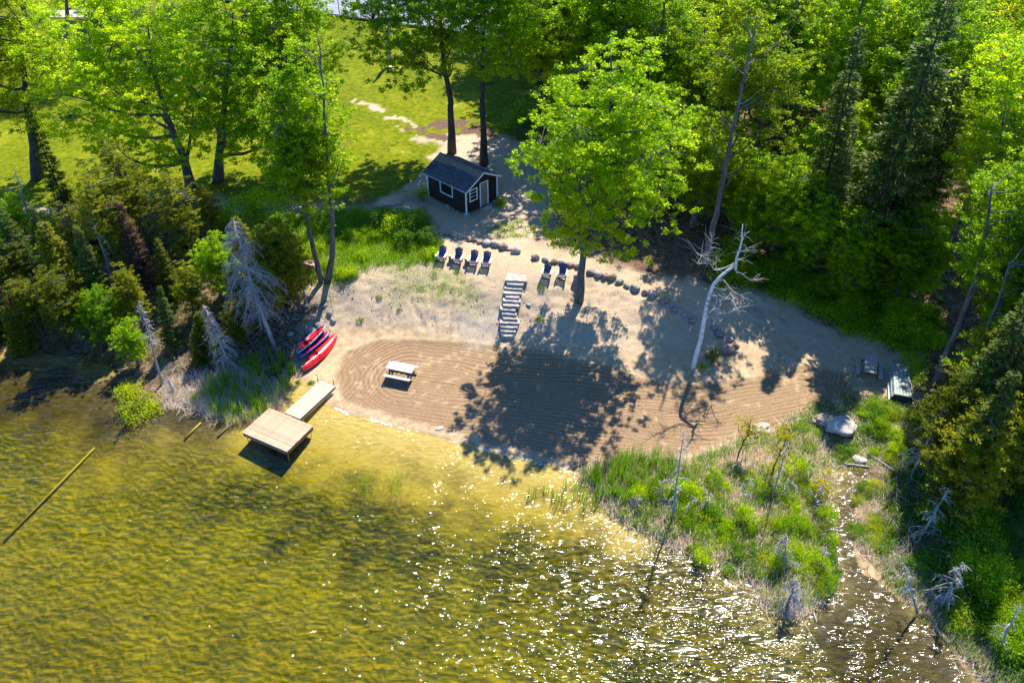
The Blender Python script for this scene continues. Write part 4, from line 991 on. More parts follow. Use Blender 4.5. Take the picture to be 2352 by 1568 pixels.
    c = T[idx] + off; c = c[c[:, 2] > .5]
    q = leafquads(c, leaf, .75, rg); v = np.clip(rg.beta(2, 2, len(c)) * .75 + vbias + .25 * (rg.random(len(T))[idx][:len(c)]), 0, 1)
    tm = mb.mesh('trunk', True); tm.materials.append(M[bark])
    return tm, qmesh('crown', q, v, M[mleaf])
def conifer(seed, H, R, nw, per, needle=(.34, .07), droop=.25, base=.08, mleaf='spruce', bark='bark_dark', r0=.2, cedar=False, dens=1.0):
    rn = random.Random(seed); rg = np.random.default_rng(seed); mb = MB()
    lean = Vector((rn.gauss(0, .02), rn.gauss(0, .02), 0)) * H
    tp = [Vector((lean.x * t * t, lean.y * t * t, H * t)) for t in np.linspace(0, 1, 9)]; mb.tube(tp, [r0 * (1 - .93 * t) for t in np.linspace(0, 1, 9)], 8)
    C, D, S = [], [], []
    for i in range(nw):
        t = base + (1 - base) * (i + rn.random() * .7) / nw; z = H * t; c0 = lean * t * t + Vector((0, 0, z))
        L0 = R * (1 - t) ** (.75 if not cedar else .5) * (min(1, (t / .25)) ** .4 if cedar else 1) + .12
        if cedar: L0 *= .85 + .3 * abs(mnoise.noise(Vector((seed * 1.7, i * .21, 0)))) * 2
        for j in range(per):
            a = rn.uniform(0, 6.28); L = L0 * rn.uniform(.65, 1.15)
            up = rn.uniform(-.25, .1) - droop if not cedar else rn.uniform(-.2, .35)
            if cedar: L *= .8 + .6 * abs(mnoise.noise(Vector((math.cos(a) * 1.3 + seed, math.sin(a) * 1.3, t * 5)))) * 1.6
            if t > .85: up = abs(up) + .3
            d = Vector((math.cos(a), math.sin(a), up)).normalized(); pts = []
            for k in range(5): s = k / 4; pts.append(c0 + d * L * s + Vector((0, 0, -.1 * L * s * (1 - s) * 2 + (.08 * L * s * s))))
            mb.tube(pts, [.022 * (1 - .8 * k / 4) + .004 for k in range(5)], 3, False)
            m = max(3, int(L * 9 * dens)); side = Vector((-d.y, d.x, 0)).normalized()
            for k in range(m):
                s = .22 + .78 * (k + rn.random()) / m; b = c0 + d * L * s + Vector((0, 0, -.1 * L * s * (1 - s) * 2 + .08 * L * s * s))
                wdt = L * .32 * (1.1 - s)
                for sg in (-1, 1):
                    dd = (side * sg * rn.uniform(.4, 1.1) + d * rn.uniform(.3, .9) + Vector((0, 0, rn.uniform(-.45, .1)))).normalized()
                    for q in range(2 if not cedar else 3):
                        C.append(b + dd * rn.uniform(.02, wdt + .12)); D.append(dd); S.append(rn.uniform(.7, 1.2))
    C = np.array(C); D = unit(np.array(D) + rg.normal(size=C.shape) * (.25 if not cedar else .5)); S = np.array(S)[:, None]
    sd_ = unit(np.cross(D, rg.normal(size=C.shape) * .6 + np.array([0, 0, 1]))); l, wd_ = needle
    q = np.stack([C, C + D * l * .5 * S + sd_ * wd_ * S, C + D * l * S, C + D * l * .5 * S - sd_ * wd_ * S], 1)
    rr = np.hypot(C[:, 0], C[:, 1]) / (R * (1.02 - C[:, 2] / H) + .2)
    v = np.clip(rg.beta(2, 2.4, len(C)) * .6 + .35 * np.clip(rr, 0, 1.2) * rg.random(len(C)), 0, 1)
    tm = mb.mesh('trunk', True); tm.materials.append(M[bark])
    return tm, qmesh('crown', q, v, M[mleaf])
def deadspruce(seed, path, r0, Rb, nbr, start=.25, droop=.9, twigs=9, tw=.02, bare_top=0):
    rn = random.Random(seed); path = [Vector(p) for p in path]; mb = MB(); n = len(path)
    mb.tube(path, [r0 * (1 - .9 * i / (n - 1)) for i in range(n)], 8)
    br = MB(); H = path[-1].z
    for i in range(nbr):
        t = start + (1 - start) * (i + rn.random()) / nbr; f = t * (n - 1); k = min(n - 2, int(f)); p = path[k].lerp(path[k + 1], f - k)
        L = Rb * rn.uniform(.5, 1.1) * (1 - .75 * max(0, (t - .55) / .45)) * min(1, .45 + t); a = rn.uniform(0, 6.28); d = Vector((math.cos(a), math.sin(a), rn.uniform(-.1, .25)))
        pts = [p + d * L * s + Vector((0, 0, -droop * L * s * s)) for s in (0, .3, .6, .85, 1)]
        br.tube(pts, [.03, .022, .015, .01, .005], 3, False)
        for _ in range(twigs):
            s = rn.uniform(.2, 1); q = p + d * L * s + Vector((0, 0, -droop * L * s * s)); e = q + Vector((rn.gauss(0, .22), rn.gauss(0, .22), -rn.uniform(.05, .55))) * (.5 + L * .35)
            br.tube([q, (q + e) / 2 + Vector((rn.gauss(0, .04), rn.gauss(0, .04), 0)), e], [tw * .6, tw * .5, tw * .25], 3, False)
    tm = mb.mesh('trunk', True); tm.materials.append(M['deadwood']); bm_ = br.mesh('dead_branches'); bm_.materials.append(M['deadwood'])
    return tm, bm_
def put(name, meshes, loc, lab, cat='tree', grp=None, rz=0, sc_=1., parts=('trunk', 'crown'), mats=None, tilt=None):
    t = thing(name, lab, cat, loc, rz, grp)
    t.scale = (sc_, sc_, sc_) if not hasattr(sc_, '__len__') else sc_
    if tilt: t.rotation_euler = (tilt[0], tilt[1], rz)
    for nm, me, k in zip(parts, meshes, (0, 1)):
        if me is None: continue
        o = bpy.data.objects.new(nm, me); col.objects.link(o); o.parent = t
        if nm == 'dead_branches': o['kind'] = 'stuff'
        if mats and mats[k]: o.material_slots[0].link = 'OBJECT'; o.material_slots[0].material = M[mats[k]]
    return t
def pathpx(base, pts, dY=None):
    """trunk points read off the layout: stand on G(base), rise in the upright plane through it (dY: depth lean)"""
    b = G(*base); out = [Vector((0, 0, -.15))]
    for i, (x, y) in enumerate(pts):
        Y = b.y + (0 if dY is None else dY * (i + 1) / len(pts)); out.append(Vector(PV(x, y, Y)) - b)
    return b, out
# main beach maple
b, p = pathpx((1330, 690), [(1338, 600), (1350, 520), (1372, 430), (1388, 360), (1400, 300), (1405, 190), (1400, 95)])
bx_ = p[-1]; cz_ = (6.5 + 20.5) / 2
put('maple_tree', decid(11, p, .27, 3.8, 5.2, 18.4, 380, 230, .17, 18, .47, cen=(1.3, 0), ell=(1.08, .95), shell=.5, bark='bark'), b, 'tall leafy maple with a leaning grey trunk standing on the beach slope beside the chairs')
# pair behind the cabin
b, p = pathpx((1038, 352), [(1036, 280), (1035, 235), (1022, 170), (1015, 110), (1010, 40), (1000, -60)])
put('maple_tree', decid(12, p, .36, 7, 5.9, 21, 420, 200, .18, 14, .5, cen=(-2.2, -.5), bark='bark_dark'), b, 'maple with a dark forked trunk rising behind the cabin roof, nearer the lawn')
b, p = pathpx((1112, 380), [(1110, 300), (1107, 230), (1106, 150), (1110, 80), (1118, 0)])
put('maple_tree', decid(13, p, .33, 7.5, 4.9, 21, 380, 200, .18, 14, .5, cen=(1.4, .6), bark='bark_dark'), b, 'maple with a straight dark trunk rising behind the cabin roof, nearer the forest')
# twin trunks at the bank
b, p = pathpx((740, 645), [(722, 580), (700, 480), (685, 410), (668, 340), (650, 260), (640, 180)])
put('maple_tree', decid(14, p, .2, 4.2, 2.7, 15.5, 190, 160, .155, 10, .4, shell=.6), b, 'slim maple leaning left from the foot of the twin trunks on the bank')
b, p = pathpx((752, 645), [(762, 590), (764, 500), (755, 420), (750, 330), (745, 230), (735, 130), (730, 80)])
put('maple_tree', decid(15, p, .22, 4.6, 2.9, 17.5, 190, 160, .155, 11, .4, shell=.6, cen=(.5, .7)), b, 'slim upright maple with a curved foot, the right one of the twin trunks')
# left lawn maples
b, p = pathpx((86, 410), [(78, 340), (66, 270), (58, 200), (52, 120), (48, 40)])
put('maple_tree', decid(16, p, .45, 5, 6.2, 20, 420, 200, .18, 14, .52, cen=(-.6, 0), bark='bark_dark', mleaf='leaf_yellow'), b, 'broad yellow green maple with a thick dark trunk at the far left of the lawn')
b, p = pathpx((440, 440), [(425, 370), (400, 310), (375, 240), (350, 160), (340, 60)])
put('maple_tree', decid(17, p, .4, 2, 6.8, 18, 460, 200, .18, 16, .52, cen=(-3.0, .5), shell=.5), b, 'wide spreading maple over the lawn with dark limbs reaching left')
b, p = pathpx((500, 415), [(505, 350), (510, 280), (520, 200), (530, 120), (535, 30)])
put('maple_tree', decid(18, p, .4, 2, 6.2, 18.5, 430, 200, .18, 16, .52, shell=.5), b, 'full maple crowding the wide spreading one on the lawn')
b, p = pathpx((640, 385), [(645, 300), (650, 200), (655, 110), (660, 20)])
put('maple_tree', decid(19, p, .33, 4.5, 5.0, 18, 300, 180, .18, 12, .52, shell=.5), b, 'leafy maple behind the slim leaning one, near the lawn track')
b, p = pathpx((163, 165), [(158, 110), (155, 50), (150, -30)])
put('maple_tree', decid(20, p, .55, 7, 5.5, 18, 260, 90, .2, 12, .6), b, 'distant maple with a very thick grey trunk near the concrete pad')
# shared kinds
def straight(H): return [Vector((0, 0, -.2)), Vector((.05, 0, H * .25)), Vector((-.1, .1, H * .5)), Vector((.1, -.1, H * .75)), Vector((0, 0, H))]
DP = [decid(30 + i, straight(Hh), .3, cb, R, Hh + .8, nt, 165, .19, 11, .5, mleaf=ml, shell=sh) for i, (Hh, cb, R, nt, ml, sh) in enumerate(
    [(17, 3, 4.5, 300, 'leaf', .55), (18, 3.5, 4.8, 310, 'leaf', .55), (15, 2.5, 4.3, 270, 'leaf_yellow', .55), (17, 3, 4.0, 270, 'leaf', .6), (11, 1.2, 3.6, 220, 'leaf', .55)])]
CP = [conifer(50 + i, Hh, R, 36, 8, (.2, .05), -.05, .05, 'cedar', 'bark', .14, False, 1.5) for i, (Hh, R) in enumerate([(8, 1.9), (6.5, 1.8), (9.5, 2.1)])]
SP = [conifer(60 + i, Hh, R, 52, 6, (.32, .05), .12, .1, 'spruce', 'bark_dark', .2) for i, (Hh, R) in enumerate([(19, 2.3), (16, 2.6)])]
CP += [decid(55 + i, straight(Hh), .15, .8, R, Hh + .5, 190, 150, .12, 9, .36, mleaf='cedar', shell=.6, flat=.35) for i, (Hh, R) in enumerate([(8.5, 1.7), (7, 1.9), (10, 2.0)])]
def bushmesh(seed, R, Hh, n, leaf, mleaf, ncl=26, flat=.7):
    rg = np.random.default_rng(seed); a = rg.uniform(0, 6.28, ncl); r = R * np.sqrt(rg.random(ncl)); z = Hh * (.25 + .7 * rg.random(ncl)) * (1 - .5 * (r / R) ** 2)
    c = np.stack([r * np.cos(a), r * np.sin(a), z], 1); id_ = rg.integers(0, ncl, n)
    p = c[id_] + rg.normal(size=(n, 3)) * np.array([.2, .2, .14]) * R; p[:, 2] = np.maximum(p[:, 2], .03)
    mb = MB()
    for i in range(ncl): mb.tube([(0, 0, -.1), (c[i, 0] * .4, c[i, 1] * .4, c[i, 2] * .5), tuple(c[i])], [.02, .014, .006], 3, False)
    tm = mb.mesh('stems'); tm.materials.append(M['bark'])
    return tm, qmesh('foliage', leafquads(p, leaf, .6, rg), rg.beta(2, 2, n), M[mleaf])
BP = [bushmesh(70, 1.0, 1.3, 1500, .13, 'leaf'), bushmesh(71, 1.2, 1.0, 1600, .14, 'grass'), bushmesh(72, .9, 1.6, 1300, .13, 'leaf_dark'), bushmesh(73, 1.0, .9, 1500, .11, 'leaf_yellow'), bushmesh(74, 1.3, 2.0, 2200, .14, 'leaf')]
def inview(x, y, z, r):
    ps = [Q(x, y, z), Q(x, y, z + r * 2)]
    m = r * 30
    return any(-m < p[0] < 2352 + m and -m < p[1] < 1568 + m for p in ps)
# aspen with dead branches
b, p = pathpx((1620, 612), [(1634, 540), (1650, 470), (1662, 400), (1680, 310), (1700, 220), (1722, 120), (1738, 40)])
t = put('aspen_tree', decid(21, p, .27, 6, 3.5, 19, 220, 160, .17, 10, .46, cen=(1.8, 2.8), mleaf='leaf_yellow', shell=.6), b, 'tall aspen with a long bare grey trunk behind the white birch')
mb = MB()
for z, a, L in [(7.2, .4, 1.3), (8.6, 2.9, 1.8), (10.6, 2.5, 1.4), (12.1, .7, 1.7), (14, 3.3, 2.0)]:
    q = None
    for i in range(len(p) - 1):
        if p[i + 1].z > z: q = p[i].lerp(p[i + 1], (z - p[i].z) / (p[i + 1].z - p[i].z)); break
    if q: mb.tube(curve(q, q + Vector((math.cos(a) * L, -.4, L * .75)), -.03, 5), [.03, .022, .015, .01, .005], 4, False)
part('dead_branches', mb, M['deadwood'], t)
# white birch snag
bb = G(1592, 846); Yb = bb.y
def bp(zx, zy, dY=0): return Vector(PV(1542.9 + zx * .228, 508 + zy * .228, Yb + dY)) - bb
bt_ = thing('dead_birch', 'bare white birch snag leaning right with crooked leafless branches', 'tree', bb)
mb = MB(); P0 = [bp(215, 1480), bp(240, 1370), bp(295, 1180), bp(325, 1000), bp(352, 850), bp(385, 730), bp(420, 640), bp(490, 560), bp(560, 500), bp(610, 465), bp(650, 430)]
P0[0].z -= .15
mb.tube(P0, [.18, .155, .14, .13, .12, .11, .105, .095, .085, .075, .07], 10).tube([bp(645, 490), bp(648, 430), bp(655, 360), bp(690, 270), bp(705, 190), bp(708, 110), bp(714, 30)], [.08, .08, .07, .06, .045, .035, .02], 8)
part('trunk', mb, M['birch'], bt_, True)
BR = [([(640, 425), (560, 462), (480, 490), (425, 492), (405, 455), (365, 400), (320, 365), (240, 310)], 0), ([(405, 455), (365, 380), (350, 300), (345, 210)], 0), ([(415, 440), (460, 405), (505, 402)], .3), ([(320, 365), (260, 330), (150, 170)], -.3),
      ([(395, 300), (390, 230), (400, 150)], .2), ([(640, 505), (700, 525), (760, 570), (800, 597), (850, 560)], -.6), ([(800, 597), (840, 580), (885, 590)], -.4), ([(470, 600), (520, 592), (560, 640), (605, 700), (650, 725), (700, 755), (820, 810)], -.9),
      ([(605, 705), (575, 750), (530, 795), (485, 790)], -.6), ([(590, 730), (630, 785), (605, 795), (640, 850), (655, 885), (685, 910)], -1.2), ([(650, 885), (625, 880), (620, 905)], -1.2), ([(430, 670), (490, 680), (560, 710)], -.5),
      ([(400, 750), (455, 758), (445, 870), (460, 970), (440, 1000), (412, 1035)], -1.1), ([(470, 745), (530, 770), (560, 790)], -.8), ([(445, 870), (400, 900), (370, 935)], -1), ([(690, 310), (740, 290), (788, 258)], -.2), ([(705, 200), (735, 140), (760, 120)], .2),
      ([(640, 390), (700, 385), (720, 388)], .3), ([(460, 935), (520, 930), (545, 935)], -1), ([(480, 790), (500, 820), (485, 860)], -.9), ([(650, 840), (720, 832), (800, 825)], -1.2), ([(345, 425), (300, 428), (255, 428)], .4)]
def jit(pts, d0, d1=None):
    return [bp(x, y, d0 * (i / max(1, len(pts) - 1))) for i, (x, y) in enumerate(pts)]
for pts, d in BR:
    q = jit(pts, d); k = len(q); r1 = .055 if k > 5 else .03
    part('branch', MB().tube(q, [r1 * (1 - .8 * i / (k - 1)) for i in range(k)], 5, False), M['deadwood'], bt_, True)
tw = MB()
for _ in range(240):
    pts, d = random.choice(BR); q = jit(pts, d); i = random.randrange(1, len(q)); a = q[i - 1].lerp(q[i], random.random()); e = a + Vector((random.gauss(0, .5), random.gauss(0, .4), random.gauss(.1, .4)))
    tw.tube([a, (a + e) / 2 + Vector((0, 0, .05)), e], [.012, .008, .003], 3, False)
part('twigs', tw, M['deadwood'], bt_)
# lawn snag with a stump
b = G(895, 153)
pp = [Vector((0, 0, -.1))] + [Vector(PV(x, y, b.y)) - b for x, y in ((893, 130), (891, 90), (894, 60), (897, 30), (896, -10))]
sn = thing('dead_tree', 'bare grey snag standing alone on the far lawn beside a cut stump', 'tree', b)
mb = MB().tube(pp, [.3, .26, .24, .2, .17, .1], 9); part('trunk', mb, M['deadwood'], sn, True)
mb = MB()
for z, a, L in [(4, 3.1, 1.2), (7, .2, 2.5), (8, 2.8, 3.0), (8.7, 1.2, 2.5), (9.4, 4.3, 2.5), (9.8, .5, 2.0), (6.5, 4.6, 1.5)]:
    for i in range(len(pp) - 1):
        if pp[i + 1].z > z:
            q = pp[i].lerp(pp[i + 1], (z - pp[i].z) / (pp[i + 1].z - pp[i].z)); mb.tube(curve(q, q + Vector((math.cos(a) * L, math.sin(a) * L, L * .6)), -.1, 6), [.09, .07, .05, .035, .02, .01], 5, False); break
part('branches', mb, M['deadwood'], sn)
g = G(896, 164); st = thing('cut_stump', 'low cut stump with bark just in front of the bare lawn snag', 'stump', g)
part('bark', MB().tube([(0, 0, -.1), (0, 0, .5)], [.36, .3], 10), M['bark'], st, True); part('cut_top', MB().tube([(0, 0, .5), (0, 0, .515)], .27, 10), M['stump_top'], st)
# dead spruces by the water
def dead(base, top, r0, Rb, nbr, lab, seed, bend=None, **kw):
    b = G(*base); pts = [Vector((0, 0, -.1))]
    mids = bend or []
    for x, y in mids + [top]: pts.append(Vector(PV(x, y, b.y)) - b)
    full = []
    for i in range(len(pts) - 1):
        for k in range(3): full.append(pts[i].lerp(pts[i + 1], k / 3))
    full.append(pts[-1])
    return put('dead_spruce', deadspruce(seed, full, r0, Rb, nbr, **kw), b, lab, grp=None, parts=('trunk', 'dead_branches'))
dead((631, 796), (536, 503), .16, 2.3, 90, 'tall dead spruce with a dense haze of drooping grey branches above the reeds', 81, [(590, 690), (562, 600)], start=.25, twigs=26, tw=.014)
dead((531, 848), (468, 700), .09, 1.2, 46, 'shorter dead spruce with brownish grey twigs below the tall dead one', 82, start=.15, twigs=20, tw=.014)
dead((372, 882), (318, 690), .08, .7, 26, 'thin bare leaning pole of a dead spruce with a fuzzy tip at the shoreline', 83, [(345, 780)], start=.45, twigs=8)
dead((262, 672), (208, 495), .12, 1.4, 22, 'dead crooked spruce top with short stubs sticking out of the cedars', 84, [(245, 600)], start=.3, twigs=6)
dead((245, 740), (200, 655), .1, 1.4, 16, 'low grey dead branch top lying among the cedars', 85, start=.2, twigs=8)
dead((80, 545), (32, 385), .1, .9, 14, 'pale bare pole among the far left cedars', 86, start=.3, twigs=4)
dead((400, 905), (378, 850), .07, .5, 10, 'short grey broken pole beside the thin leaning one', 87, twigs=4)
dead((705, 700), (680, 590), .1, .9, 12, 'dark thin dead trunk in the gully above the stacked kayaks', 88, start=.4, twigs=5)
dead((655, 560 + 60), (675, 540), .05, .9, 40, 'pale bare upright brushy sapling over the ledge rocks', 89, start=.05, droop=-.6, twigs=6)
dead((1545, 1195), (1572, 985), .08, .8, 24, 'thin dead sapling rising from the marsh edge beside the sand', 90, [(1555, 1100)], start=.15, twigs=7, droop=.2)
dead((1770, 1155), (1815, 1000), .07, .5, 8, 'dark thin bare sapling in the middle of the marsh', 91, start=.1, twigs=3, droop=.2)
dead((1805, 1398), (1830, 1330), .1, 1.0, 34, 'grey dead spruce stub at the tip of the marsh', 92, start=.1, twigs=12)
dead((1800, 1305), (1808, 1230), .07, .7, 24, 'small grey dead sapling in the lower marsh', 93, start=.1, twigs=10)
dead((2090, 1100), (2170, 930), .1, 1.3, 26, 'dead grey spruce leaning over the creek bank below the rowboat', 94, start=.1, twigs=8)
dead((2110, 1240), (2180, 1120), .07, 1.0, 20, 'slender dead spruce on the far creek bank', 95, start=.15, twigs=6, droop=.3)
dead((2160, 1400), (2210, 1290), .08, .9, 26, 'grey dead spruce near the lower shaded shore', 96, start=.15, twigs=9)
dead((2110, 1410), (2075, 1290), .06, .7, 16, 'thin grey dead sapling leaning left at the lower shaded shore', 97, start=.2, twigs=6)
dead((2290, 1500), (2345, 1380), .08, .8, 14, 'bare grey sapling in the bottom corner brush', 98, start=.2, twigs=5)
for i in range(16):
    x = random.uniform(1450, 1880); y = random.uniform(1090, 1330)
    if y > 1225 + (x - 1500) * .4 or y < 1110 - (x - 1500) * .3: continue
    b = G(x, y); Hh = random.uniform(1.2, 3.2); pth = [Vector((0, 0, -.1))] + [Vector((random.gauss(0, .06) * k, random.gauss(0, .05) * k, Hh * k / 6)) for k in range(1, 7)]
    put('dead_sapling', deadspruce(200 + i, pth, .035, .5, 12, start=.2, twigs=4, droop=.2, tw=.015), b, 'thin bare grey sapling sticking up from the marsh', grp='bare marsh saplings', parts=('trunk', 'dead_branches'))
# named conifers
def conif(i, base, H, lab, sc_=None, kind='spruce_tree', lib=None, rz=0, tilt=None, mats=None):
    lib = lib or SP; h0 = {0: 19, 1: 16}.get(i, 16); b = G(*base)
    return put(kind, lib[i], b, lab, rz=rz, sc_=H / h0 if sc_ is None else sc_, tilt=tilt, mats=mats)
conif(0, (1848, 610), 17, 'narrow spruce with a pointed tip just right of the aspen')
conif(1, (1975, 650), 20, 'tallest dark spruce with a long dark trunk in the right forest', rz=1)
conif(0, (1870, 640), 12, 'second thinner spruce standing close to the narrow pointed one', rz=2)
conif(1, (2040, 640), 15, 'bushy spruce between the tallest spruce and the bright right hand tree', rz=3)
conif(1, (2330, 420), 20, 'grey green spruce in the top right corner', rz=4)
conif(0, (2300, 1000), 12, 'shaded spruce at the right edge above the creek', rz=5)
conif(1, (340, 660), 7, 'brown dead needled spruce in the dark gap between the cedars', rz=1.5, mats=(None, 'deadneedle'))
conif(0, (160, 500), 9, 'sparse young spruce with a grey stem on the left lawn edge', rz=.5)
conif(1, (2185, 1090), 13, 'tall shaded spruce rising over the creek on its right bank', rz=.7)
conif(0, (2260, 1110), 14, 'tall narrow shaded spruce behind the right bank cedars', rz=1.9)
conif(1, (2160, 1180), 10, 'dark spruce shading the lower creek', rz=3.1)
for x, y, k, s in [(2250, 1030, 4, .8), (2330, 1080, 2, .6), (2330, 930, 0, .6), (2390, 1010, 4, .9), (2280, 880, 4, .8), (2400, 880, 1, .7)]:
    b = G(x, y); put('broadleaf_tree', DP[k], b, 'bright green broadleaf tree among the right bank cedars', grp='broadleaf trees on the right bank', rz=x * .3, sc_=s)
# big bright right tree
b, p = pathpx((2150, 880), [(2180, 800), (2210, 730), (2240, 640), (2262, 540), (2280, 420)])
put('maple_tree', decid(22, p, .28, 3.5, 5.6, 17.5, 460, 220, .16, 15, .5, cen=(3.4, .8)), b, 'big bright green broadleaf tree leaning over the overturned rowboat')
b, p = pathpx((2190, 960), [(2215, 890), (2245, 810), (2290, 700), (2320, 600)])
put('maple_tree', decid(23, p, .24, 7, 3.6, 15, 170, 90, .17, 11, .5, cen=(3.2, 1), mleaf='leaf_dark'), b, 'broadleaf tree with a pale leaning trunk at the right edge')
# forest
def clear_of(x, y, pts, r): return all(math.hypot(x - a, y - c) > r for a, c in pts)
taken = [tuple(o.location[:2]) for o in bpy.data.objects if o.get('category') == 'tree']
frx = Gp([(1235, 285), (1275, 330), (1330, 400), (1420, 430), (1560, 450), (1640, 460), (1760, 520), (1900, 570), (2020, 620), (2150, 680), (2500, 700), (2900, 500), (3100, 100), (2700, -130), (1500, -150), (1230, -40)])
frx = np.array(frx); n_f = 0
ZL = {'a': 'leafy broadleaf tree in the dense forest strip behind the chairs and cabin', 'b': 'broadleaf tree deep in the dense forest at the top of the view', 'c': 'broadleaf tree in the forest around the tall spruces'}
ys = np.arange(50, 150, 6.8)
for yi, y in enumerate(ys):
    for x in np.arange(0, 110, 6.8):
        xx = x + random.uniform(-1.9, 1.9) + (yi % 2) * 3; yy = y + random.uniform(-1.9, 1.9)
        if not inpoly(np.array([xx]), np.array([yy]), frx)[0] or not clear_of(xx, yy, taken, 3.0): continue
        z = hz(xx, yy)
        if not inview(xx, yy, z + 6, 6): continue
        k = random.choice([0, 1, 2, 3, 0, 1, 3, 4]); q = Q(xx, yy, z + 10)
        g_ = 'c' if q[0] > 1800 else ('b' if q[1] < 150 else 'a')
        put('broadleaf_tree', DP[k], (xx, yy, z - .1), ZL[g_], grp=ZL[g_].replace('tree', 'trees'), rz=random.uniform(0, 6.28), sc_=random.uniform(.85, 1.12)); n_f += 1; taken.append((xx, yy))
for i, (x, y) in enumerate([(1700, 560), (1770, 600), (1850, 640), (1930, 690), (2050, 700), (2080, 700), (1840, 600), (1680, 520), (2260, 760), (1330, 430), (1290, 380)]):
    b = G(x, y); put('young_broadleaf_tree', DP[4], b, 'young low broadleaf tree on the front edge of the forest', grp='young trees at the forest front', rz=i * 1.9, sc_=random.uniform(.45, .75))
for x, y, k, s in [(1262, 290, 1, .95), (1330, 350, 0, .9), (1300, 230, 3, 1), (1240, 190, 2, 1), (1480, 400, 1, .95), (1500, 485, 4, .85), (1590, 520, 4, .8), (1210, 120, 0, 1.05)]:
    b = G(x, y); put('broadleaf_tree', DP[k], b, 'leafy broadleaf tree in the canopy between the cabin trees and the beach maple', grp='canopy trees beside the dirt drive', rz=x * .17, sc_=s)
# trees beyond the lawn and round the court
for x, y, k, s, lab in [(1190, 60, 1, 1.0, 'far maple at the corner of the forest beyond the lawn'), (1160, 140, 3, .9, 'maple at the forest corner with its crown over the pair behind the cabin'), (60, 40, 0, 1, 'far maple at the top left corner'), (330, 20, 1, 1, 'far maple above the wide spreading one'),
                        (470, 10, 3, 1, 'far maple in the top row left of the sports court'), (-60, 180, 2, 1.1, 'yellowish maple at the left border of the lawn'), (-30, 100, 0, 1.1, 'maple at the left border behind the yellowish one'), (250, 90, 3, .9, 'smaller maple on the far lawn behind the spreading crowns')]:
    b = G(x, y); put('broadleaf_tree', DP[k], b, lab, rz=x * .1, sc_=s)
# cedars along the left shore
CED = [(-40, 570, 2), (690, 715, 1), (20, 610, 0), (30, 700, 2), (-10, 780, 1), (90, 660, 2), (100, 770, 0), (130, 590, 2), (165, 700, 0), (190, 780, 1), (200, 610, 2), (245, 720, 0), (265, 800, 1), (290, 640, 2), (330, 760, 0), (350, 580, 2), (395, 690, 2),
       (400, 800, 1), (450, 610, 2), (450, 740, 0), (475, 830, 1), (505, 560, 0), (520, 690, 2), (560, 740, 1), (590, 620, 1), (610, 690, 0), (640, 740, 1), (60, 560, 1), (240, 580, 1), (430, 570, 1), (670, 660, 1), (560, 800, 1), (320, 840, 1), (-80, 680, 2), (-80, 770, 1), (150, 640, 2), (60, 805, 1)]
def cl(y): return 'lowest row at the waterline' if y > 770 else ('middle of the thicket' if y > 640 else 'back row next to the lawn')
for i, (x, y, k) in enumerate(CED):
    b = G(x, y); s = random.uniform(.5, .95)
    if i % 6 == 5: put('spruce_tree', SP[i % 2], b, 'slender dark spruce standing up among the left shore cedars', grp='spruces among the left shore cedars', rz=i * 1.3, sc_=s * .55, tilt=(random.gauss(0, .05), random.gauss(0, .05)))
    elif i % 5 == 2: put('young_broadleaf_tree', DP[4], b, 'small green broadleaf tree squeezed among the left shore cedars', grp='small broadleaf trees among the left shore cedars', rz=i * 1.3, sc_=s * .6)
    else: put('cedar_tree', CP[k + (3 if i % 4 else 0)], b, 'dark bushy cedar with yellowish tips on the left shore, ' + cl(y), grp='left shore cedars, ' + cl(y), rz=i * 1.3, sc_=(s * random.uniform(.9, 1.2), s * random.uniform(.9, 1.2), s), tilt=(random.gauss(0, .07), random.gauss(0, .07)))
CR = [(2180, 1010, 1), (2240, 1060, 0), (2320, 1100, 2), (2200, 1150, 1), (2150, 1080, 1), (2390, 1180, 2), (2250, 940, 0), (2340, 960, 2), (2400, 1050, 2), (2160, 1180, 1)]
for i, (x, y, k) in enumerate(CR):
    b = G(x, y); put('cedar_tree', CP[k + 3], b, 'shaded cedar in the dark thicket on the right bank of the creek', grp='cedars on the right bank', rz=i * 1.7, sc_=random.uniform(.75, 1.15), tilt=(random.gauss(0, .06), random.gauss(0, .06)))
# small named shrubs and saplings
def shrub(k, px, s, lab, grp=None, mat=None, name='shrub', cat='shrub'):
    b = G(*px); return put(name, BP[k], b, lab, cat, grp, rz=px[0] * .37, sc_=s, parts=('stems', 'foliage'), mats=(None, mat))
shrub(2, (1636, 832), (.55, .45, .8), 'small dense dark green shrub between the birch foot and the pink boulder')
shrub(3, (1610, 843), .3, 'tiny weed tuft at the foot of the white birch')
shrub(0, (965, 455), (.6, .6, .9), 'green shrub against the back left corner of the cabin')
shrub(0, (1148, 470), (.55, .55, .6), 'sunlit green shrub at the right front corner of the cabin')
shrub(1, (1195, 300), 1.6, 'light green bushy thicket at the forest edge beside the dirt drive')
shrub(1, (1225, 270), 1.7, 'taller light green thicket behind the one beside the dirt drive')
shrub(3, (320, 935), (1.6, 1.1, .7), 'low yellow green juniper bush spreading over the water by the left shore')
shrub(3, (300, 900), (.9, .8, .8), 'small yellowish shrub behind the low juniper bush')
shrub(4, (600, 500), 1.3, 'bright green rounded shrub below the slim leaning maple')
shrub(4, (545, 515), 1.2, 'bright green rounded shrub beside the brown cedar thicket')
for i, (x, y, k, s) in enumerate([(880, 520, 2, 1.1), (915, 535, 4, .9), (950, 540, 2, 1.1), (985, 560, 2, .9), (930, 565, 2, .9), (985, 590, 0, .6), (860, 545, 0, .8), (960, 515, 4, .7)]):
    shrub(k, (x, y), s, 'dark green bush in the clump between the cabin and the first chair', 'bushes between the cabin and chairs')
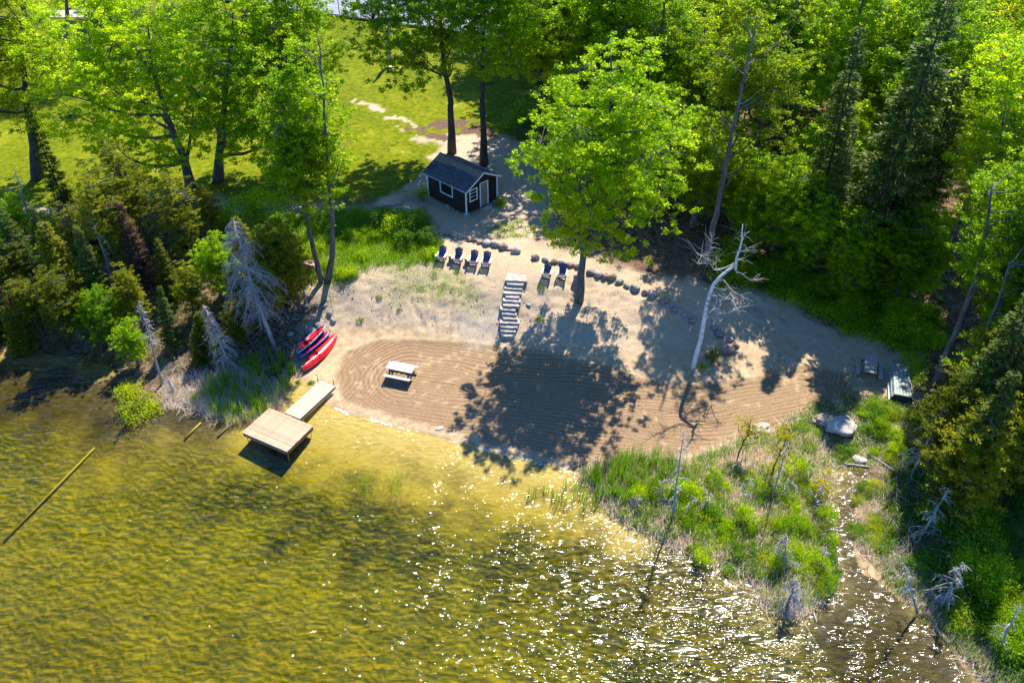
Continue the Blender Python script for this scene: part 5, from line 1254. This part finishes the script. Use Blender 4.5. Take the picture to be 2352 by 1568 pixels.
for i in range(26):
    x = random.uniform(620, 880); y = random.uniform(505, 640)
    if y > 600 and x > 830: continue
    shrub(random.choice([0, 1, 3]), (x, y), random.uniform(.4, .75), 'sunny green weed bush on the grassy bank near the twin trunks', 'weed bushes on the bank')
for i in range(80):
    t = random.random(); x = 1640 + t * 500; y = 640 + t * 165 - random.uniform(5, 75)
    shrub(random.choice([0, 4, 2, 4]), (x, y), random.uniform(.5, 1.1), 'leafy bush in the undergrowth along the forest edge above the sand', 'undergrowth bushes above the sand')
for i in range(40):
    x = random.uniform(2095, 2350); y = random.uniform(930, 1560)
    if x < 2110 + (y - 1330) * .9 and y > 1330: continue
    shrub(random.choice([0, 1, 4, 3]), (x, y), random.uniform(.5, 1.0), 'leafy bush in the brush covering the right bank', 'bushes on the right bank')
for i in range(30):
    x = random.uniform(1800, 2060); y = random.uniform(935, 1060)
    if x < 1800 + (1010 - y) * 1.1 or math.hypot(x - 1925, y - 975) < 55: continue
    shrub(random.choice([0, 1, 1, 3]), (x, y), random.uniform(.3, .6), 'low green weed bush around the huge pale boulder', 'weed bushes around the boulder')
for i in range(150):
    x = random.uniform(1450, 1900); y = random.uniform(1080, 1380)
    if y > 1235 + (x - 1500) * .42 or y < 1120 - (x - 1500) * .35: continue
    shrub(random.choice([0, 1, 1, 3, 4]), (x, y), (random.uniform(.25, .65), random.uniform(.25, .6), random.uniform(.4, 1.0)), 'small green bush growing in the marsh', 'marsh bushes')
for i in range(14): shrub(random.choice([1, 3]), (random.uniform(1960, 2010), random.uniform(1110, 1300)), random.uniform(.3, .5), 'small bush on the narrow creek bank', 'creek bank bushes')
for i, (x, y) in enumerate([(872, 682), (918, 712), (827, 735), (1245, 660), (1240, 735), (1185, 717), (1048, 625), (1000, 600), (1420, 652), (1980, 985), (735, 903), (715, 880)]):
    shrub(1, (x, y), random.uniform(.16, .26), 'tiny isolated green tuft on bare sand', 'isolated tufts on the sand')
# yellow larch saplings in the marsh
for i, (x, y, H, lab) in enumerate([(1690, 1062, 3.6, 'young yellow larch sapling at the sand edge of the marsh'), (1768, 1100, 4.4, 'taller yellow larch sapling beside the huge pale boulder'), (1868, 1150, 1.8, 'short yellow larch bush near the creek')]):
    me = decid(110 + i, [Vector((0, 0, -.1)), Vector((.1, 0, H * .35)), Vector((.3, 0, H * .7)), Vector((.35, .05, H))], .05, H * .4, .85, H * 1.02, 22, 46, .1, 5, .2, mleaf='larch', shell=.8, bark='bark_dark')
    put('larch_sapling', me, G(x, y), lab)
# ------------------------------------------------------------------ ground cover
def spoly(poly, n, s=1):
    pw = np.array(Gp(poly)); lo, hi = pw.min(0), pw.max(0); out = np.zeros((0, 2))
    while len(out) < n:
        p = rng.uniform(lo, hi, (n, 2)); out = np.concatenate([out, p[inpoly(p[:, 0], p[:, 1], pw)]])
    return out[:n]
def zs(p, lift=0): return np.concatenate([p, (height(p[:, 0], p[:, 1]) + lift)[:, None]], 1)
def clumped(p, n, sg):
    i = rng.integers(0, len(p), n); return p[i] + rng.normal(size=(n, 2)) * sg
def stuff(name, q, mat, lab, cat, v=None):
    o = obj(name, qmesh(name, q, v if v is not None else rng.beta(2, 2, len(q)), M[mat])); return tag(o, lab, cat, kind='stuff')
MQ = [(1335, 1095), (1440, 1052), (1570, 1065), (1690, 1025), (1800, 985), (1880, 1000), (1900, 1100), (1890, 1200), (1905, 1330), (1865, 1405), (1780, 1405), (1690, 1300), (1550, 1250), (1440, 1200), (1380, 1130)]
c = clumped(spoly(MQ, 900), 46000, .3); stuff('dry_marsh_grass', blades(zs(c), .6, .036, .8), 'dry', 'pale dry grass matted over the marsh', 'dry grass')
c = clumped(spoly(MQ, 420), 24000, .18); stuff('green_marsh_grass', blades(zs(c), .6, .034, .45), 'grass', 'green sedge growing through the dry marsh grass', 'grass')
c = clumped(spoly([(1330, 1100), (1400, 1060), (1500, 1045), (1580, 1070), (1570, 1180), (1450, 1170), (1370, 1140)], 90), 2000, .13); stuff('reeds', blades(zs(c), 1.25, .035, .16), 'grass', 'upright green reeds at the sandy end of the marsh', 'reeds')
c = clumped(spoly([(560, 830), (640, 815), (690, 870), (640, 930), (600, 985), (520, 970), (440, 920), (480, 880)], 90), 2300, .14); stuff('reeds', blades(zs(c), 1.0, .035, .16), 'grass', 'upright green reeds between the dead spruce and the platform', 'reeds')
c = clumped(spoly([(380, 880), (560, 840), (660, 900), (640, 980), (540, 975), (450, 950), (380, 930)], 260), 8000, .22); stuff('dry_reeds', blades(zs(c, .02), .6, .03, .9), 'dry', 'broken pale dry reed stalks along the left shore', 'dry reeds')
c = clumped(spoly([(1180, 1125), (1340, 1105), (1400, 1150), (1350, 1180), (1230, 1150)], 40), 420, .14); q = blades(np.concatenate([c, np.full((len(c), 1), -.3)], 1), .9, .03, .2); stuff('water_reeds', q, 'grass', 'sparse reeds poking out of the shallow water', 'reeds')
c = clumped(spoly([(790, 1110), (930, 1100), (960, 1140), (860, 1170)], 25), 220, .2); q = blades(np.concatenate([c, np.full((len(c), 1), -.45)], 1), .75, .025, .4); stuff('water_weeds', q, 'grass', 'thin weeds poking out over the dark lake patch', 'water weeds')
BQ = [(560, 530), (640, 505), (800, 482), (950, 490), (1010, 560), (1000, 600), (860, 612), (780, 650), (700, 640), (640, 600)]
c = clumped(spoly(BQ, 1300), 26000, .3); stuff('bank_grass', blades(zs(c), .42, .035, .45), 'grass', 'lush green grass and weeds on the bank above the beach', 'grass')
c = clumped(spoly([(900, 605), (1020, 612), (1090, 640), (1130, 690), (1060, 715), (960, 690), (880, 660)], 100), 900, .16); stuff('sparse_weeds', blades(zs(c), .2, .025, .7), 'dry', 'sparse dry weeds on the sand below the chairs', 'weeds')
c = clumped(spoly([(900, 600), (1020, 612), (1090, 640), (1120, 690), (960, 680)], 40), 900, .12); stuff('sparse_green_weeds', blades(zs(c), .2, .03, .6), 'grass', 'few green weeds on the sand below the chairs', 'weeds')
c = clumped(spoly([(1120, 525), (1200, 500), (1220, 540), (1130, 560)], 60), 1800, .2); stuff('cabin_grass', blades(zs(c), .16, .03, .6), 'grass', 'patch of green grass between the cabin and the boulder row', 'grass')
EQ = [(1790, 970), (1890, 925), (1960, 905), (2060, 915), (2110, 960), (2080, 1060), (1960, 1075), (1900, 1060), (1840, 1030)]
c = clumped(spoly(EQ, 420), 12000, .25); stuff('creek_head_grass', blades(zs(c), .25, .03, .6), 'grass', 'green weeds round the huge pale boulder', 'grass')
c = clumped(spoly(EQ, 300), 7000, .25); stuff('creek_head_dry_grass', blades(zs(c), .25, .025, .85), 'dry', 'dry grass round the huge pale boulder', 'dry grass')
RQ = [(2110, 960), (2352, 900), (2500, 1500), (2300, 1600), (2140, 1430), (2030, 1330), (2000, 1280), (2020, 1130)]
c = clumped(spoly(RQ, 700), 20000, .3); stuff('right_bank_grass', blades(zs(c), .5, .035, .5), 'grass', 'long green grass on the right bank of the creek', 'grass')
c = clumped(spoly([(2030, 1300), (2140, 1420), (2300, 1600), (2340, 1560), (2170, 1390), (2060, 1260)], 120), 4500, .25); stuff('right_bank_dry_grass', blades(zs(c), .5, .028, .9), 'dry', 'pale dry grass along the lower right water edge', 'dry grass')
c = clumped(spoly([(1960, 1090), (2010, 1130), (2000, 1290), (1960, 1260), (1975, 1180)], 60), 2600, .2); stuff('creek_bank_grass', blades(zs(c), .35, .028, .8), 'dry', 'dry grass tuft on the creek bank', 'dry grass')
UQ = [(1640, 660), (1760, 640), (1960, 740), (2120, 800), (2110, 900), (2050, 800), (1950, 770), (1830, 705), (1740, 665)]
c = zs(clumped(spoly(UQ, 300), 9000, .3), .1); c[:, 2] += rng.random(len(c)) * .4; stuff('undergrowth', leafquads(c, .12), 'leaf', 'leafy undergrowth along the forest edge', 'undergrowth')
LQ = [(-60, 560), (300, 520), (560, 520), (700, 660), (690, 800), (560, 830), (330, 870), (0, 800)]
c = zs(clumped(spoly(LQ, 500), 12000, .4), .05); c[:, 2] += rng.random(len(c)) * .5; stuff('cedar_undergrowth', leafquads(c, .13), 'leaf_dark', 'dark undergrowth beneath the left cedars', 'undergrowth')
# twigs and dead sticks
def sticks(poly, n, L, r, name, lab):
    p = zs(spoly(poly, n), .03); mb = MB()
    for a in p:
        an = random.uniform(0, 6.28); l = L * random.uniform(.4, 1.2); e = Vector(a) + Vector((math.cos(an) * l, math.sin(an) * l, random.uniform(0, .5) * l)); s_ = Vector(a)
        mb.tube([s_, (s_ + e) / 2 + Vector((0, 0, .05 * l)), e], [r, r * .8, r * .3], 3, False)
    tag(mb.build(name, M['deadwood']), lab, 'sticks', kind='stuff')
sticks([(640, 700), (760, 660), (770, 740), (700, 790), (620, 850), (500, 860), (560, 780)], 260, .9, .014, 'fallen_twigs', 'grey fallen twigs in the shaded gully by the kayaks')
sticks(MQ, 700, .9, .014, 'marsh_sticks', 'bare grey sticks scattered through the marsh')
sticks([(2020, 1090), (2200, 1000), (2300, 1250), (2220, 1420), (2100, 1380), (2020, 1280)], 420, 1.3, .016, 'bank_sticks', 'bare grey dead sticks tangled on the right bank')
sticks([(350, 850), (600, 830), (620, 900), (420, 940)], 200, 1.2, .014, 'shore_sticks', 'bare dead sticks along the left shoreline')
# loose pebbles and clods on the bank
mb = MB(); p = np.concatenate([zs(spoly([(1190, 640), (1250, 700), (1270, 790), (1180, 800), (1140, 790), (1135, 700)], 260)), zs(spoly([(800, 650), (1100, 650), (1150, 780), (900, 760), (790, 740)], 420))])
for a in p:
    r = random.uniform(.015, .07) ** 1; r = r * random.random() + .012
    mb.add([(a[0] + r * math.cos(q) * random.uniform(.7, 1.2), a[1] + r * math.sin(q) * random.uniform(.7, 1.2), a[2] + (0 if k < 4 else r)) for k, q in enumerate([0, 1.57, 3.14, 4.71])] + [(a[0], a[1], a[2] + r * .9)], [(0, 1, 4), (1, 2, 4), (2, 3, 4), (3, 0, 4)])
tag(mb.build('pebbles', M['rock']), 'small stones and clods scattered over the sandy bank', 'pebbles', kind='stuff')
